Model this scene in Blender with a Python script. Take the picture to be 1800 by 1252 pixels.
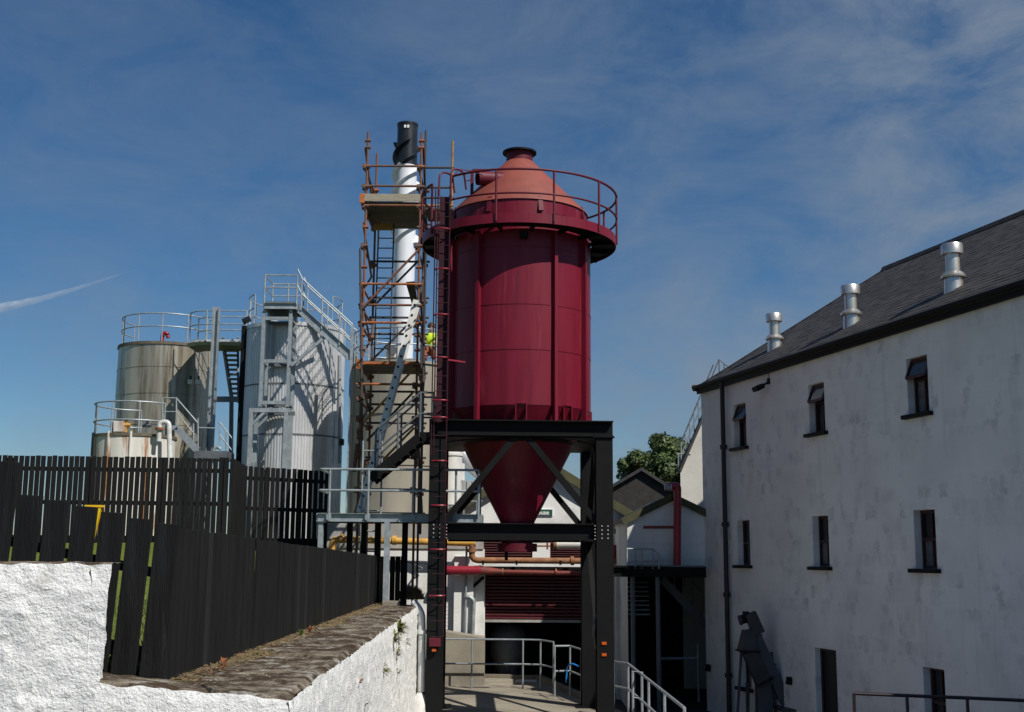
import bpy, math, random
from mathutils import Vector, Matrix, noise
random.seed(7)
for o in list(bpy.data.objects): bpy.data.objects.remove(o)
scn = bpy.context.scene
COL = scn.collection
V = Vector
PI = math.pi
rad = math.radians

# ------------------------------------------------------------------ camera
F = 2100.0
CAMZ = 3.5
PITCH, ROLL = rad(9.49), rad(0.4)
camd = bpy.data.cameras.new('camera'); cam = bpy.data.objects.new('camera', camd); COL.objects.link(cam)
CM = Matrix.Rotation(PI/2 + PITCH, 4, 'X') @ Matrix.Rotation(ROLL, 4, 'Z')
cam.matrix_world = Matrix.Translation((0, 0, CAMZ)) @ CM
camd.sensor_width = 36; camd.sensor_fit = 'HORIZONTAL'; camd.lens = 36*F/1800
camd.clip_start = .1; camd.clip_end = 30000
scn.camera = cam

# ------------------------------------------------------------------ sky, sun, exposure
SUN_AZ, SUN_EL = rad(44), rad(48)          # measured from straight behind the camera, turning right
sd = V((math.sin(SUN_AZ)*math.cos(SUN_EL), -math.cos(SUN_AZ)*math.cos(SUN_EL), math.sin(SUN_EL)))
w = bpy.data.worlds.new('World'); scn.world = w; w.use_nodes = True
nt = w.node_tree; nt.nodes.clear()
def wn(t, **k):
    n = nt.nodes.new(t)
    for a, b in k.items(): setattr(n, a, b)
    return n
sky = wn('ShaderNodeTexSky', sky_type='NISHITA', sun_disc=False)
sky.sun_elevation = SUN_EL; sky.sun_rotation = math.atan2(sd.x, sd.y)
sky.air_density = 1.0; sky.dust_density = .15; sky.ozone_density = 2.2; sky.altitude = 60
hs = wn('ShaderNodeHueSaturation'); hs.inputs['Saturation'].default_value = 1.22; hs.inputs['Value'].default_value = .61
tc = wn('ShaderNodeTexCoord')
def cloudnoise(scale, rotz, stretch, detail, rough):
    mp = wn('ShaderNodeMapping'); mp.inputs['Rotation'].default_value = (0, rad(-30), rotz); mp.inputs['Location'].default_value = (3.3, 1.2, .5); mp.inputs['Scale'].default_value = stretch
    n = wn('ShaderNodeTexNoise'); n.inputs['Scale'].default_value = scale; n.inputs['Detail'].default_value = detail; n.inputs['Roughness'].default_value = rough
    n.inputs['Distortion'].default_value = .35
    nt.links.new(tc.outputs['Generated'], mp.inputs[0]); nt.links.new(mp.outputs[0], n.inputs['Vector'])
    return n
n1 = cloudnoise(7.5, .2, (1, 1.2, 2.1), 12, .64)
n2 = cloudnoise(1.5, -.3, (1, 1, 2.0), 3, .5)
r1 = wn('ShaderNodeMapRange'); r1.inputs[1].default_value = .34; r1.inputs[2].default_value = .68; r1.inputs[3].default_value = .12; r1.inputs[4].default_value = .78
r2 = wn('ShaderNodeMapRange'); r2.inputs[1].default_value = .3; r2.inputs[2].default_value = .68; r2.inputs[3].default_value = .35; r2.inputs[4].default_value = .9
nt.links.new(n1.outputs[0], r1.inputs[0]); nt.links.new(n2.outputs[0], r2.inputs[0])
mu = wn('ShaderNodeMath', operation='MULTIPLY'); nt.links.new(r1.outputs[0], mu.inputs[0]); nt.links.new(r2.outputs[0], mu.inputs[1])
dt = wn('ShaderNodeVectorMath', operation='DOT_PRODUCT'); dt.inputs[1].default_value = V((.72, .66, .22)).normalized(); nt.links.new(tc.outputs['Generated'], dt.inputs[0])   # a thin cloud bank lies to the right
r3 = wn('ShaderNodeMapRange', interpolation_type='SMOOTHSTEP'); r3.inputs[1].default_value = .55; r3.inputs[2].default_value = 1.0; r3.inputs[3].default_value = .62; r3.inputs[4].default_value = 2.3; nt.links.new(dt.outputs['Value'], r3.inputs[0])
mu2 = wn('ShaderNodeMath', operation='MULTIPLY', use_clamp=True); nt.links.new(mu.outputs[0], mu2.inputs[0]); nt.links.new(r3.outputs[0], mu2.inputs[1]); mu = mu2
mx = wn('ShaderNodeMix', data_type='RGBA'); mx.inputs[7].default_value = (1.95, 2.45, 3.15, 1)
tint = wn('ShaderNodeMix', data_type='RGBA', blend_type='MULTIPLY'); tint.inputs[0].default_value = 1; tint.inputs[7].default_value = (.82, .935, 1.05, 1); nt.links.new(sky.outputs[0], tint.inputs[6])
nt.links.new(tint.outputs[2], hs.inputs['Color']); nt.links.new(mu.outputs[0], mx.inputs[0]); nt.links.new(hs.outputs[0], mx.inputs[6])
bg = wn('ShaderNodeBackground'); bg.inputs[1].default_value = .1
wo = wn('ShaderNodeOutputWorld'); nt.links.new(mx.outputs[2], bg.inputs[0]); nt.links.new(bg.outputs[0], wo.inputs[0])
sl = bpy.data.lights.new('sun', 'SUN'); sl.energy = 4.8; sl.angle = rad(.5); sl.color = (1, .95, .87)
so = bpy.data.objects.new('sun', sl); COL.objects.link(so); so.rotation_euler = sd.to_track_quat('Z', 'Y').to_euler(); so.location = (20, -20, 40)
scn.view_settings.view_transform = 'Standard'; scn.view_settings.look = 'None'
scn.view_settings.gamma = 1; scn.view_settings.use_curve_mapping = False
scn.view_settings.exposure = .08
scn.render.resolution_x, scn.render.resolution_y = 1024, 712

# ------------------------------------------------------------------ measuring helpers (photo pixel + true distance -> point)
R3 = CM.to_3x3()
def ray(px, py): return R3 @ V(((px-900)/F, -(py-626)/F, -1))
def P(px, py, Y):
    d = ray(px, py); return V((0, 0, CAMZ)) + d*(Y/d.y)
def G(px, py, z):
    d = ray(px, py); return V((0, 0, CAMZ)) + d*((z-CAMZ)/d.z)
def ZZ(px, py, Y): return P(px, py, Y).z

# ------------------------------------------------------------------ materials
MATS = {}
def M(name, col, rough=.6, metal=0, var=.18, vs=2.0, col2=None, amt=.55, c2s=1.2, soft=.12, stretch=(1, 1, 1),
      bump=0, bs=40, spec=.5, col3=None, amt3=.62, c3s=6, fine=0):
    m = bpy.data.materials.new(name); m.use_nodes = True; t = m.node_tree; N = t.nodes; L = t.links
    b = N['Principled BSDF']; b.inputs['Roughness'].default_value = rough; b.inputs['Metallic'].default_value = metal
    b.inputs['Specular IOR Level'].default_value = spec
    ge = N.new('ShaderNodeNewGeometry')
    def nz(scale, st=(1, 1, 1), det=5, r=.6):
        mp = N.new('ShaderNodeMapping'); mp.inputs['Scale'].default_value = st
        n = N.new('ShaderNodeTexNoise'); n.inputs['Scale'].default_value = scale; n.inputs['Detail'].default_value = det; n.inputs['Roughness'].default_value = r
        L.new(ge.outputs['Position'], mp.inputs[0]); L.new(mp.outputs[0], n.inputs['Vector']); return n
    cur = None
    a = nz(vs, stretch)
    rp = N.new('ShaderNodeMapRange'); rp.inputs[1].default_value = .3; rp.inputs[2].default_value = .7; rp.inputs[3].default_value = 1-var; rp.inputs[4].default_value = 1+var
    L.new(a.outputs[0], rp.inputs[0])
    vm = N.new('ShaderNodeMix'); vm.data_type = 'RGBA'; vm.blend_type = 'MULTIPLY'; vm.inputs[0].default_value = 1
    vm.inputs[6].default_value = (*col, 1); L.new(rp.outputs[0], vm.inputs[7]); cur = vm.outputs[2]
    for cc, am, sc, sf in ((col2, amt, c2s, soft), (col3, amt3, c3s, .05)):
        if cc is None: continue
        q = nz(sc, stretch, 6, .65)
        rr = N.new('ShaderNodeMapRange'); rr.inputs[1].default_value = am-sf; rr.inputs[2].default_value = am+sf
        L.new(q.outputs[0], rr.inputs[0])
        mm = N.new('ShaderNodeMix'); mm.data_type = 'RGBA'; L.new(rr.outputs[0], mm.inputs[0]); L.new(cur, mm.inputs[6]); mm.inputs[7].default_value = (*cc, 1); cur = mm.outputs[2]
    if fine:
        q = nz(60, (1, 1, 1), 3)
        rr = N.new('ShaderNodeMapRange'); rr.inputs[1].default_value = .35; rr.inputs[2].default_value = .65; rr.inputs[3].default_value = 1-fine; rr.inputs[4].default_value = 1+fine
        L.new(q.outputs[0], rr.inputs[0])
        mm = N.new('ShaderNodeMix'); mm.data_type = 'RGBA'; mm.blend_type = 'MULTIPLY'; mm.inputs[0].default_value = 1
        L.new(cur, mm.inputs[6]); L.new(rr.outputs[0], mm.inputs[7]); cur = mm.outputs[2]
    L.new(cur, b.inputs['Base Color'])
    r2_ = N.new('ShaderNodeMapRange'); r2_.inputs[3].default_value = max(.05, rough-.12); r2_.inputs[4].default_value = min(1, rough+.12)
    L.new(a.outputs[0], r2_.inputs[0]); L.new(r2_.outputs[0], b.inputs['Roughness'])
    if bump:
        q = nz(bs, stretch, 6); bp = N.new('ShaderNodeBump'); bp.inputs['Strength'].default_value = bump; bp.inputs['Distance'].default_value = .02
        L.new(q.outputs[0], bp.inputs['Height']); L.new(bp.outputs[0], b.inputs['Normal'])
    MATS[name] = m; return m
M('harling', (.78, .78, .76), .92, var=.06, vs=5, col2=(.52, .5, .46), amt=.66, c2s=3, soft=.1, bump=.9, bs=45, spec=.15, col3=(.25, .22, .18), amt3=.72, c3s=14, fine=.08)
M('whitewash', (.74, .74, .72), .9, var=.08, vs=1.2, col2=(.5, .5, .47), amt=.62, c2s=1.1, soft=.14, bump=.35, bs=18, spec=.2, fine=.05)
M('cap_stone', (.2, .17, .13), .95, var=.45, vs=5, col2=(.06, .042, .028), amt=.47, c2s=3.0, soft=.06, bump=.8, bs=30, spec=.1, col3=(.3, .29, .26), amt3=.6, c3s=5, fine=.3)
M('cap_edge', (.6, .6, .58), .92, var=.1, vs=6, bump=.6, bs=35, spec=.15)
M('soil', (.17, .125, .075), 1, var=.45, vs=9, col2=(.09, .085, .035), amt=.56, c2s=7, bump=1, bs=30, spec=.05, fine=.35)
M('fence_black', (.0085, .0087, .0092), .8, var=.3, vs=3, stretch=(6, 6, .5), bump=.5, bs=14, spec=.2, col2=(.017, .0174, .0182), amt=.6, c2s=2, col3=(.032, .033, .034), amt3=.7, c3s=3)
M('fence_pale', (.015, .0155, .0165), .75, var=.35, vs=3, stretch=(6, 6, .6), bump=.3, bs=14, spec=.3)
M('grass', (.09, .13, .022), .9, var=.35, vs=6, col2=(.13, .15, .03), amt=.5, c2s=1.5, bump=.8, bs=30, spec=.1)
M('grass_blade', (.1, .15, .025), .8, var=.35, vs=8, col2=(.16, .16, .05), amt=.58, c2s=3)
M('weed_leaf', (.09, .13, .03), .7, var=.3, vs=9, col2=(.2, .18, .03), amt=.52, c2s=3)
M('litter', (.12, .075, .04), .9, var=.5, vs=12, col2=(.2, .13, .07), amt=.55, c2s=9)
M('dry_leaf', (.28, .11, .04), .8, var=.3, vs=9)
M('tree_leaf', (.042, .07, .014), .6, var=.5, vs=.9, col2=(.075, .11, .022), amt=.56, c2s=.5)
M('bark', (.08, .06, .045), .9, var=.3, vs=6, bump=.6)
M('maroon', (.16, .0072, .022), .42, var=.26, vs=1.6, stretch=(2.4, 2.4, .22), col2=(.115, .007, .018), amt=.6, c2s=1.6, soft=.08, spec=.32, bump=.05, bs=3, col3=(.2, .022, .036), amt3=.64, c3s=2.2)
M('maroon_dull', (.1, .008, .02), .55, var=.18, vs=3, spec=.3)
M('maroon_shaded', (.035, .006, .011), .6, var=.2, vs=3, spec=.25)  # red darkened to paint the shaded side of riser and ladder
M('red_pipe', (.26, .012, .028), .38, var=.12, vs=3)
M('rust_red_pipe', (.17, .03, .022), .7, var=.3, vs=5)
M('primer', (.235, .052, .035), .7, var=.16, vs=1.5, col2=(.19, .04, .028), amt=.55, c2s=1.4, stretch=(1.5, 1.5, .6))
M('black_steel', (.0045, .0046, .005), .62, var=.25, vs=2, spec=.17, col2=(.0075, .0075, .008), amt=.6, c2s=1.4)
M('black_paint', (.014, .016, .02), .35, var=.2, vs=3)
M('bolt_bright', (.75, .74, .7), .35, metal=.5, var=.1)
M('reflector', (.5, .085, .006), .3, var=.05)
M('galv', (.33, .37, .39), .5, metal=.35, var=.2, vs=4, col2=(.24, .27, .29), amt=.55, c2s=7)
M('galv_dark', (.12, .135, .15), .6, metal=.3, var=.2, vs=4)
M('alu', (.68, .67, .63), .5, metal=.1, var=.1, vs=4)
M('zinc_clad', (.64, .645, .65), .36, metal=.4, var=.14, vs=1.4, stretch=(1, 1, .3), col2=(.43, .44, .45), amt=.56, c2s=1.0)
M('stainless', (.66, .63, .57), .34, metal=.85, var=.1, vs=3, spec=.5)
M('stained', (.46, .42, .34), .36, metal=.5, var=.3, vs=1.6, stretch=(1.4, 1.4, .1), col2=(.12, .09, .05), amt=.54, c2s=1.5, soft=.09, col3=(.2, .16, .1), amt3=.6, c3s=3)
M('stained_dark', (.12, .1, .07), .7, var=.3, vs=3, stretch=(2, 2, .5))
M('white_tank', (.62, .6, .55), .6, var=.12, vs=2, stretch=(2, 2, .2), col2=(.28, .12, .04), amt=.55, c2s=1.6, soft=.05)
M('tan_tank', (.3, .275, .22), .6, metal=.15, var=.14, vs=1.6, stretch=(1, 1, .2), col2=(.22, .2, .16), amt=.58, c2s=1.5)
M('chimney_white', (.68, .7, .73), .55, var=.08, vs=2, stretch=(1, 1, .3))
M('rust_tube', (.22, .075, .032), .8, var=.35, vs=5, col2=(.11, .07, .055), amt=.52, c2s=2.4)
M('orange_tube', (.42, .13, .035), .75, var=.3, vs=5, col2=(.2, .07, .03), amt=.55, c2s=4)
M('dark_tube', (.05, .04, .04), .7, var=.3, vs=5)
M('yellow_tube', (.36, .2, .04), .7, var=.25, vs=5, col2=(.2, .09, .03), amt=.58, c2s=5)
M('scaffold_board', (.3, .265, .2), .85, var=.25, vs=6, stretch=(1, 5, 5))
M('board_dark', (.07, .062, .052), .85, var=.3, vs=5)
M('yellow_pipe', (.6, .34, .06), .55, var=.15, vs=4, col2=(.38, .17, .05), amt=.6, c2s=3)
M('rust_pipe', (.3, .14, .06), .75, var=.3, vs=5, col2=(.18, .07, .03), amt=.5, c2s=3)
M('yellow_plastic', (.8, .5, .01), .4, var=.05)
M('slate', (.036, .035, .037), .7, var=.35, vs=7, spec=.25, col2=(.062, .058, .056), amt=.55, c2s=2)
M('gutter_black', (.007, .0065, .007), .65, var=.2, spec=.2)
M('gutter_maroon', (.018, .007, .009), .5, var=.2)
M('window_maroon', (.035, .01, .014), .5, var=.2)
M('lead_glass', (.012, .014, .016), .08, var=.3, vs=3, spec=.6)
M('dusty_glass', (.1, .105, .11), .25, var=.4, vs=4, spec=.5)
M('door_black', (.012, .0115, .012), .6, var=.2)
M('shutter', (.085, .013, .018), .5, var=.15, vs=2)
M('louvre_shaded', (.06, .013, .015), .6, var=.2)  # louvre maroon with the shade over it mixed into the colour
M('moss_barge', (.075, .073, .032), .85, var=.3, vs=3, col2=(.04, .042, .025), amt=.55, c2s=2)
M('stone_dark', (.026, .024, .022), .95, var=.4, vs=4, bump=.8, bs=8)
M('concrete', (.3, .27, .215), .9, var=.2, vs=.9, col2=(.18, .16, .13), amt=.54, c2s=.7, bump=.3, bs=25, spec=.2, fine=.12)
M('concrete_edge', (.2, .17, .13), .9, var=.3, vs=2, bump=.3)
M('asphalt', (.05, .049, .048), .92, var=.3, vs=1.5, bump=.4, bs=40, spec=.2, fine=.2)
M('parapet', (.36, .35, .33), .9, var=.2, vs=1.5, col2=(.24, .23, .21), amt=.55, c2s=1.4, bump=.25)
M('interior_shade', (.02, .02, .022), .9, var=.3)  # near-black colour stands in for shade inside rooms and openings
M('sign_green', (.015, .09, .065), .4, var=.05)
M('sign_white', (.8, .8, .78), .5, var=.03)
M('hi_vis', (.62, .85, .03), .6, var=.06)
M('orange_cloth', (.2, .05, .02), .7, var=.1)
M('skin', (.45, .26, .19), .6, var=.05)
M('hair_brown', (.05, .03, .02), .7, var=.2)
M('machine_grey', (.03, .031, .033), .6, metal=.1, var=.3, vs=4, col2=(.05, .05, .048), amt=.58, c2s=4)
M('conveyor_steel', (.065, .07, .085), .5, metal=.3, var=.25, vs=4, col2=(.06, .06, .062), amt=.56, c2s=3)
M('pvc_white', (.62, .63, .62), .45, var=.1, vs=4, col2=(.4, .39, .35), amt=.6, c2s=3)
M('plastic_sack', (.6, .58, .55), .6, var=.15, vs=6)
M('blue_hose', (.02, .2, .55), .4, var=.05)
M('render_left', (.55, .54, .5), .9, var=.15, vs=1, bump=.3, bs=20)

def warehouse_material(angle):
    m = bpy.data.materials.new('mottled_limewash'); m.use_nodes = True; t = m.node_tree; N = t.nodes; L = t.links
    b = N['Principled BSDF']; b.inputs['Roughness'].default_value = .92; b.inputs['Specular IOR Level'].default_value = .15
    ge = N.new('ShaderNodeNewGeometry')
    mp = N.new('ShaderNodeMapping'); mp.inputs['Rotation'].default_value = (0, 0, -angle); L.new(ge.outputs['Position'], mp.inputs[0])
    sp = N.new('ShaderNodeSeparateXYZ'); L.new(mp.outputs[0], sp.inputs[0])
    cb = N.new('ShaderNodeCombineXYZ'); L.new(sp.outputs[0], cb.inputs[0]); L.new(sp.outputs[2], cb.inputs[1])
    br = N.new('ShaderNodeTexBrick'); br.inputs['Color1'].default_value = (0, 0, 0, 1); br.inputs['Color2'].default_value = (1, 1, 1, 1)
    br.inputs['Mortar'].default_value = (.1, .1, .1, 1); br.inputs['Scale'].default_value = 1; br.inputs['Mortar Size'].default_value = .03; br.inputs['Mortar Smooth'].default_value = 1
    br.inputs['Brick Width'].default_value = .22; br.inputs['Row Height'].default_value = .3; br.inputs['Bias'].default_value = -.15
    # wobble the lookup so that the blotches lose their straight edges
    wob = N.new('ShaderNodeTexNoise'); wob.inputs['Scale'].default_value = 6; wob.inputs['Detail'].default_value = 6; L.new(cb.outputs[0], wob.inputs['Vector'])
    ws = N.new('ShaderNodeVectorMath'); ws.operation = 'SUBTRACT'; ws.inputs[1].default_value = (.5, .5, .5); L.new(wob.outputs['Color'], ws.inputs[0]); wob.inputs['Roughness'].default_value = .7
    wm = N.new('ShaderNodeVectorMath'); wm.operation = 'SCALE'; wm.inputs['Scale'].default_value = .44; L.new(ws.outputs[0], wm.inputs[0])
    wa = N.new('ShaderNodeVectorMath'); L.new(cb.outputs[0], wa.inputs[0]); L.new(wm.outputs[0], wa.inputs[1]); L.new(wa.outputs[0], br.inputs['Vector'])
    def nz(s, d=5):
        n = N.new('ShaderNodeTexNoise'); n.inputs['Scale'].default_value = s; n.inputs['Detail'].default_value = d; L.new(cb.outputs[0], n.inputs['Vector']); return n
    def mr(src, a, b_, c=0, d=1):
        r = N.new('ShaderNodeMapRange'); r.inputs[1].default_value = a; r.inputs[2].default_value = b_; r.inputs[3].default_value = c; r.inputs[4].default_value = d; L.new(src, r.inputs[0]); return r.outputs[0]
    def mul(a, b_):
        q = N.new('ShaderNodeMath'); q.operation = 'MULTIPLY'; L.new(a, q.inputs[0]); L.new(b_, q.inputs[1]); return q.outputs[0]
    bmp = N.new('ShaderNodeMapping'); bmp.inputs['Scale'].default_value = (.22, 1.1, 1); L.new(cb.outputs[0], bmp.inputs[0])
    band = N.new('ShaderNodeTexNoise'); band.inputs['Scale'].default_value = 1.0; band.inputs['Detail'].default_value = 3; L.new(bmp.outputs[0], band.inputs['Vector'])
    rgb = N.new('ShaderNodeSeparateColor'); L.new(br.outputs['Color'], rgb.inputs[0])
    f = mul(mr(rgb.outputs[0], .1, 1.0), mr(band.outputs[0], .38, .52))
    f = mul(f, mr(nz(3.2, 7).outputs[0], .34, .68, .0, 1))
    m1 = N.new('ShaderNodeMix'); m1.data_type = 'RGBA'; m1.inputs[6].default_value = (.78, .755, .73, 1); m1.inputs[7].default_value = (.43, .42, .42, 1); L.new(f, m1.inputs[0])
    g = mr(nz(.9, 7).outputs[0], .42, .75, 0, .55)
    m2 = N.new('ShaderNodeMix'); m2.data_type = 'RGBA'; m2.inputs[7].default_value = (.58, .56, .54, 1); L.new(g, m2.inputs[0]); L.new(m1.outputs[2], m2.inputs[6])
    smp = N.new('ShaderNodeMapping'); smp.inputs['Scale'].default_value = (5, .25, 1); L.new(cb.outputs[0], smp.inputs[0])
    stn = N.new('ShaderNodeTexNoise'); stn.inputs['Scale'].default_value = 1.0; stn.inputs['Detail'].default_value = 5; L.new(smp.outputs[0], stn.inputs['Vector'])
    ss = mr(stn.outputs[0], .6, .78, 0, .35); m4 = N.new('ShaderNodeMix'); m4.data_type = 'RGBA'; m4.inputs[7].default_value = (.42, .415, .4, 1); L.new(ss, m4.inputs[0]); L.new(m2.outputs[2], m4.inputs[6]); m2 = m4
    h = mr(nz(11, 5).outputs[0], .68, .78, 0, .6)
    m3 = N.new('ShaderNodeMix'); m3.data_type = 'RGBA'; m3.inputs[7].default_value = (.25, .245, .25, 1); L.new(h, m3.inputs[0]); L.new(m2.outputs[2], m3.inputs[6])
    L.new(m3.outputs[2], b.inputs['Base Color'])
    bp = N.new('ShaderNodeBump'); bp.inputs['Strength'].default_value = .35; bp.inputs['Distance'].default_value = .02; L.new(nz(14, 6).outputs[0], bp.inputs['Height']); L.new(bp.outputs[0], b.inputs['Normal'])
    MATS['limewash'] = m

# ------------------------------------------------------------------ mesh helpers
WLOC = {}
def link(o, parent=None, loc=V((0, 0, 0))):
    COL.objects.link(o); o.location = loc; WLOC[o] = V(loc)
    if parent is not None:
        o.parent = parent; o.matrix_parent_inverse = Matrix.Translation(-WLOC[parent])
    return o
def tag(o, label=None, cat=None, group=None, kind=None):
    if label: o['label'] = label
    if cat: o['category'] = cat
    if group: o['group'] = group
    if kind: o['kind'] = kind
    return o
def thing(name, label, cat, loc, group=None):
    o = bpy.data.objects.new(name, None); o.empty_display_size = .3
    link(o, None, V(loc)); return tag(o, label, cat, group)
def frame_of(d, up=V((0, 0, 1))):
    d = d.normalized()
    if abs(d.dot(up)) > .98: up = V((0, 1, 0)) if abs(d.y) < .9 else V((1, 0, 0))
    s = d.cross(up).normalized(); u = s.cross(d).normalized()
    return d, s, u
class MB:
    def __init__(self): self.v = []; self.f = []
    def quad(self, pts):
        n = len(self.v); self.v += [V(p) for p in pts]; self.f.append(tuple(range(n, n+len(pts))))
    def hexa(self, c8):
        n = len(self.v); self.v += [V(p) for p in c8]
        for a in ((0, 3, 2, 1), (4, 5, 6, 7), (0, 1, 5, 4), (1, 2, 6, 5), (2, 3, 7, 6), (3, 0, 4, 7)): self.f.append(tuple(n+i for i in a))
        return self
    def box(self, a, b):
        x0, y0, z0 = a; x1, y1, z1 = b
        return self.hexa([(x0, y0, z0), (x1, y0, z0), (x1, y1, z0), (x0, y1, z0), (x0, y0, z1), (x1, y0, z1), (x1, y1, z1), (x0, y1, z1)])
    def bar(self, p0, p1, w, h, up=V((0, 0, 1)), off=(0, 0)):
        p0, p1 = V(p0), V(p1); d, s, u = frame_of(p1-p0, up); o = s*off[0]+u*off[1]
        c = []
        for p in (p0+o, p1+o):
            c += [p-s*w/2-u*h/2, p+s*w/2-u*h/2, p+s*w/2+u*h/2, p-s*w/2+u*h/2]
        return self.hexa(c)
    def ibeam(self, p0, p1, b, h, t, up=V((0, 0, 1))):
        self.bar(p0, p1, b, t, up, (0, h/2-t/2)); self.bar(p0, p1, b, t, up, (0, -h/2+t/2)); self.bar(p0, p1, t*.8, h-2*t, up)
        return self
    def channel(self, p0, p1, b, h, t, up=V((0, 0, 1)), side=1):
        self.bar(p0, p1, b, t, up, (0, h/2-t/2)); self.bar(p0, p1, b, t, up, (0, -h/2+t/2)); self.bar(p0, p1, t, h-2*t, up, (side*(b/2-t/2), 0))
        return self
    def angle(self, p0, p1, b, t, up=V((0, 0, 1))):
        self.bar(p0, p1, b, t, up, (0, -b/2+t/2)); self.bar(p0, p1, t, b-t, up, (-b/2+t/2, t/2)); return self
    def tube(self, pts, r, n=8, closed=False, caps=True):
        pts = [V(p) for p in pts]; rings = []; m = len(pts)
        rr = r if isinstance(r, (list, tuple)) else [r]*m
        prev = None
        for i in range(m):
            if closed: d = pts[(i+1) % m]-pts[i-1]
            elif i == 0: d = pts[1]-pts[0]
            elif i == m-1: d = pts[-1]-pts[-2]
            else: d = (pts[i+1]-pts[i]).normalized()+(pts[i]-pts[i-1]).normalized()
            if d.length < 1e-6: d = V((0, 0, 1))
            if prev is None: _, s, u = frame_of(d)
            else:
                dn = d.normalized(); s = (prev-dn*prev.dot(dn)); s = s.normalized() if s.length > 1e-5 else frame_of(d)[1]; u = s.cross(dn)
            prev = s; base = len(self.v)
            for k in range(n):
                a = 2*PI*k/n; self.v.append(pts[i]+(s*math.cos(a)+u*math.sin(a))*rr[i])
            rings.append(base)
        for i in range(m if closed else m-1):
            a, b = rings[i], rings[(i+1) % m]
            for k in range(n):
                k2 = (k+1) % n; self.f.append((a+k, a+k2, b+k2, b+k))
        if caps and not closed:
            self.f.append(tuple(rings[0]+k for k in reversed(range(n)))); self.f.append(tuple(rings[-1]+k for k in range(n)))
        return self
    def lathe(self, prof, c, n=48, a0=0, a1=2*PI, cap=False):
        full = abs(a1-a0-2*PI) < 1e-6; m = n if full else n+1; base = len(self.v); c = V(c)
        for r, z in prof:
            for k in range(m):
                a = a0+(a1-a0)*k/n; self.v.append(V((c.x+r*math.sin(a), c.y-r*math.cos(a), c.z+z)))
        for i in range(len(prof)-1):
            for k in range(n):
                k2 = (k+1) % m; self.f.append((base+i*m+k, base+i*m+k2, base+(i+1)*m+k2, base+(i+1)*m+k))
        if cap: self.f.append(tuple(base+(len(prof)-1)*m+k for k in range(m)))
        return self
    def prism(self, poly, ext):
        n = len(poly); b = len(self.v); ext = V(ext); self.v += [V(p) for p in poly]+[V(p)+ext for p in poly]
        self.f.append(tuple(b+i for i in range(n))); self.f.append(tuple(b+n+i for i in reversed(range(n))))
        for i in range(n):
            j = (i+1) % n; self.f.append((b+i, b+n+i, b+n+j, b+j))
        return self
    def mesh(self, name, mat, smooth=None, c=V((0, 0, 0))):
        me = bpy.data.meshes.new(name); me.from_pydata([p-c for p in self.v], [], self.f); me.update()
        import bmesh
        bm = bmesh.new(); bm.from_mesh(me); bmesh.ops.recalc_face_normals(bm, faces=bm.faces); bm.to_mesh(me); bm.free()
        me.materials.append(MATS[mat])
        if smooth is not None:
            me.polygons.foreach_set('use_smooth', [True]*len(me.polygons)); me.set_sharp_from_angle(angle=rad(smooth))
        return me
    def build(self, name, mat, parent=None, smooth=None, kind=None, label=None, bevel=0):
        xs = [p.x for p in self.v]; ys = [p.y for p in self.v]; zs = [p.z for p in self.v]
        c = V(((min(xs)+max(xs))/2, (min(ys)+max(ys))/2, min(zs)))
        o = bpy.data.objects.new(name, self.mesh(name, mat, smooth, c)); link(o, parent, c)
        if kind: o['kind'] = kind
        if label: o['label'] = label
        if bevel:
            b = o.modifiers.new('bevel', 'BEVEL'); b.width = bevel; b.segments = 2; b.limit_method = 'ANGLE'
        return o
def T(p0, p1, r, n=8): return MB().tube([p0, p1], r, n)
def copy_part(o, parent, loc, rot=(0, 0, 0), scale=(1, 1, 1)):
    c = o.copy(); COL.objects.link(c); c.location = loc; c.rotation_euler = rot; c.scale = scale; WLOC[c] = V(loc)
    c.parent = parent; c.matrix_parent_inverse = Matrix.Translation(-WLOC[parent]); return c
def circ(c, r, z, a0=0, a1=2*PI, n=40):
    return [V((c.x+r*math.sin(a0+(a1-a0)*k/n), c.y-r*math.cos(a0+(a1-a0)*k/n), z)) for k in range(n+1)]
def cpt(c, r, z, a): return V((c.x+r*math.sin(a), c.y-r*math.cos(a), z))
def arc(pts, r=.1, n=5):
    """round the inner corners of a polyline"""
    pts = [V(p) for p in pts]; out = [pts[0]]
    for i in range(1, len(pts)-1):
        a, b, c = pts[i-1], pts[i], pts[i+1]; da = (a-b); dc = (c-b); q = min(r, da.length*.45, dc.length*.45)
        p0 = b+da.normalized()*q; p1 = b+dc.normalized()*q
        for k in range(n+1):
            t = k/n; out.append(p0*(1-t)**2+b*2*t*(1-t)+p1*t*t)
    return out+[pts[-1]]
def rail(root, posts, top, mid, h, mat='galv', r=.024, extra=()):
    """railing: posts (list of base points), rails joined at heights"""
    for p in posts: T(p, V(p)+V((0, 0, h)), r).build('post', mat, root, 40)
def railing_run(root, pts, h, mids, mat='galv', r=.024, step=None, rr=None):
    pts = [V(p) for p in pts]
    for p in pts: T(p, p+V((0, 0, h)), r).build('post', mat, root, 40)
    rr = rr or r
    MB().tube([p+V((0, 0, h)) for p in pts], rr).build('top_rail', mat, root, 40)
    for m_ in mids: MB().tube([p+V((0, 0, m_)) for p in pts], rr).build('mid_rail', mat, root, 40)
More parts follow.
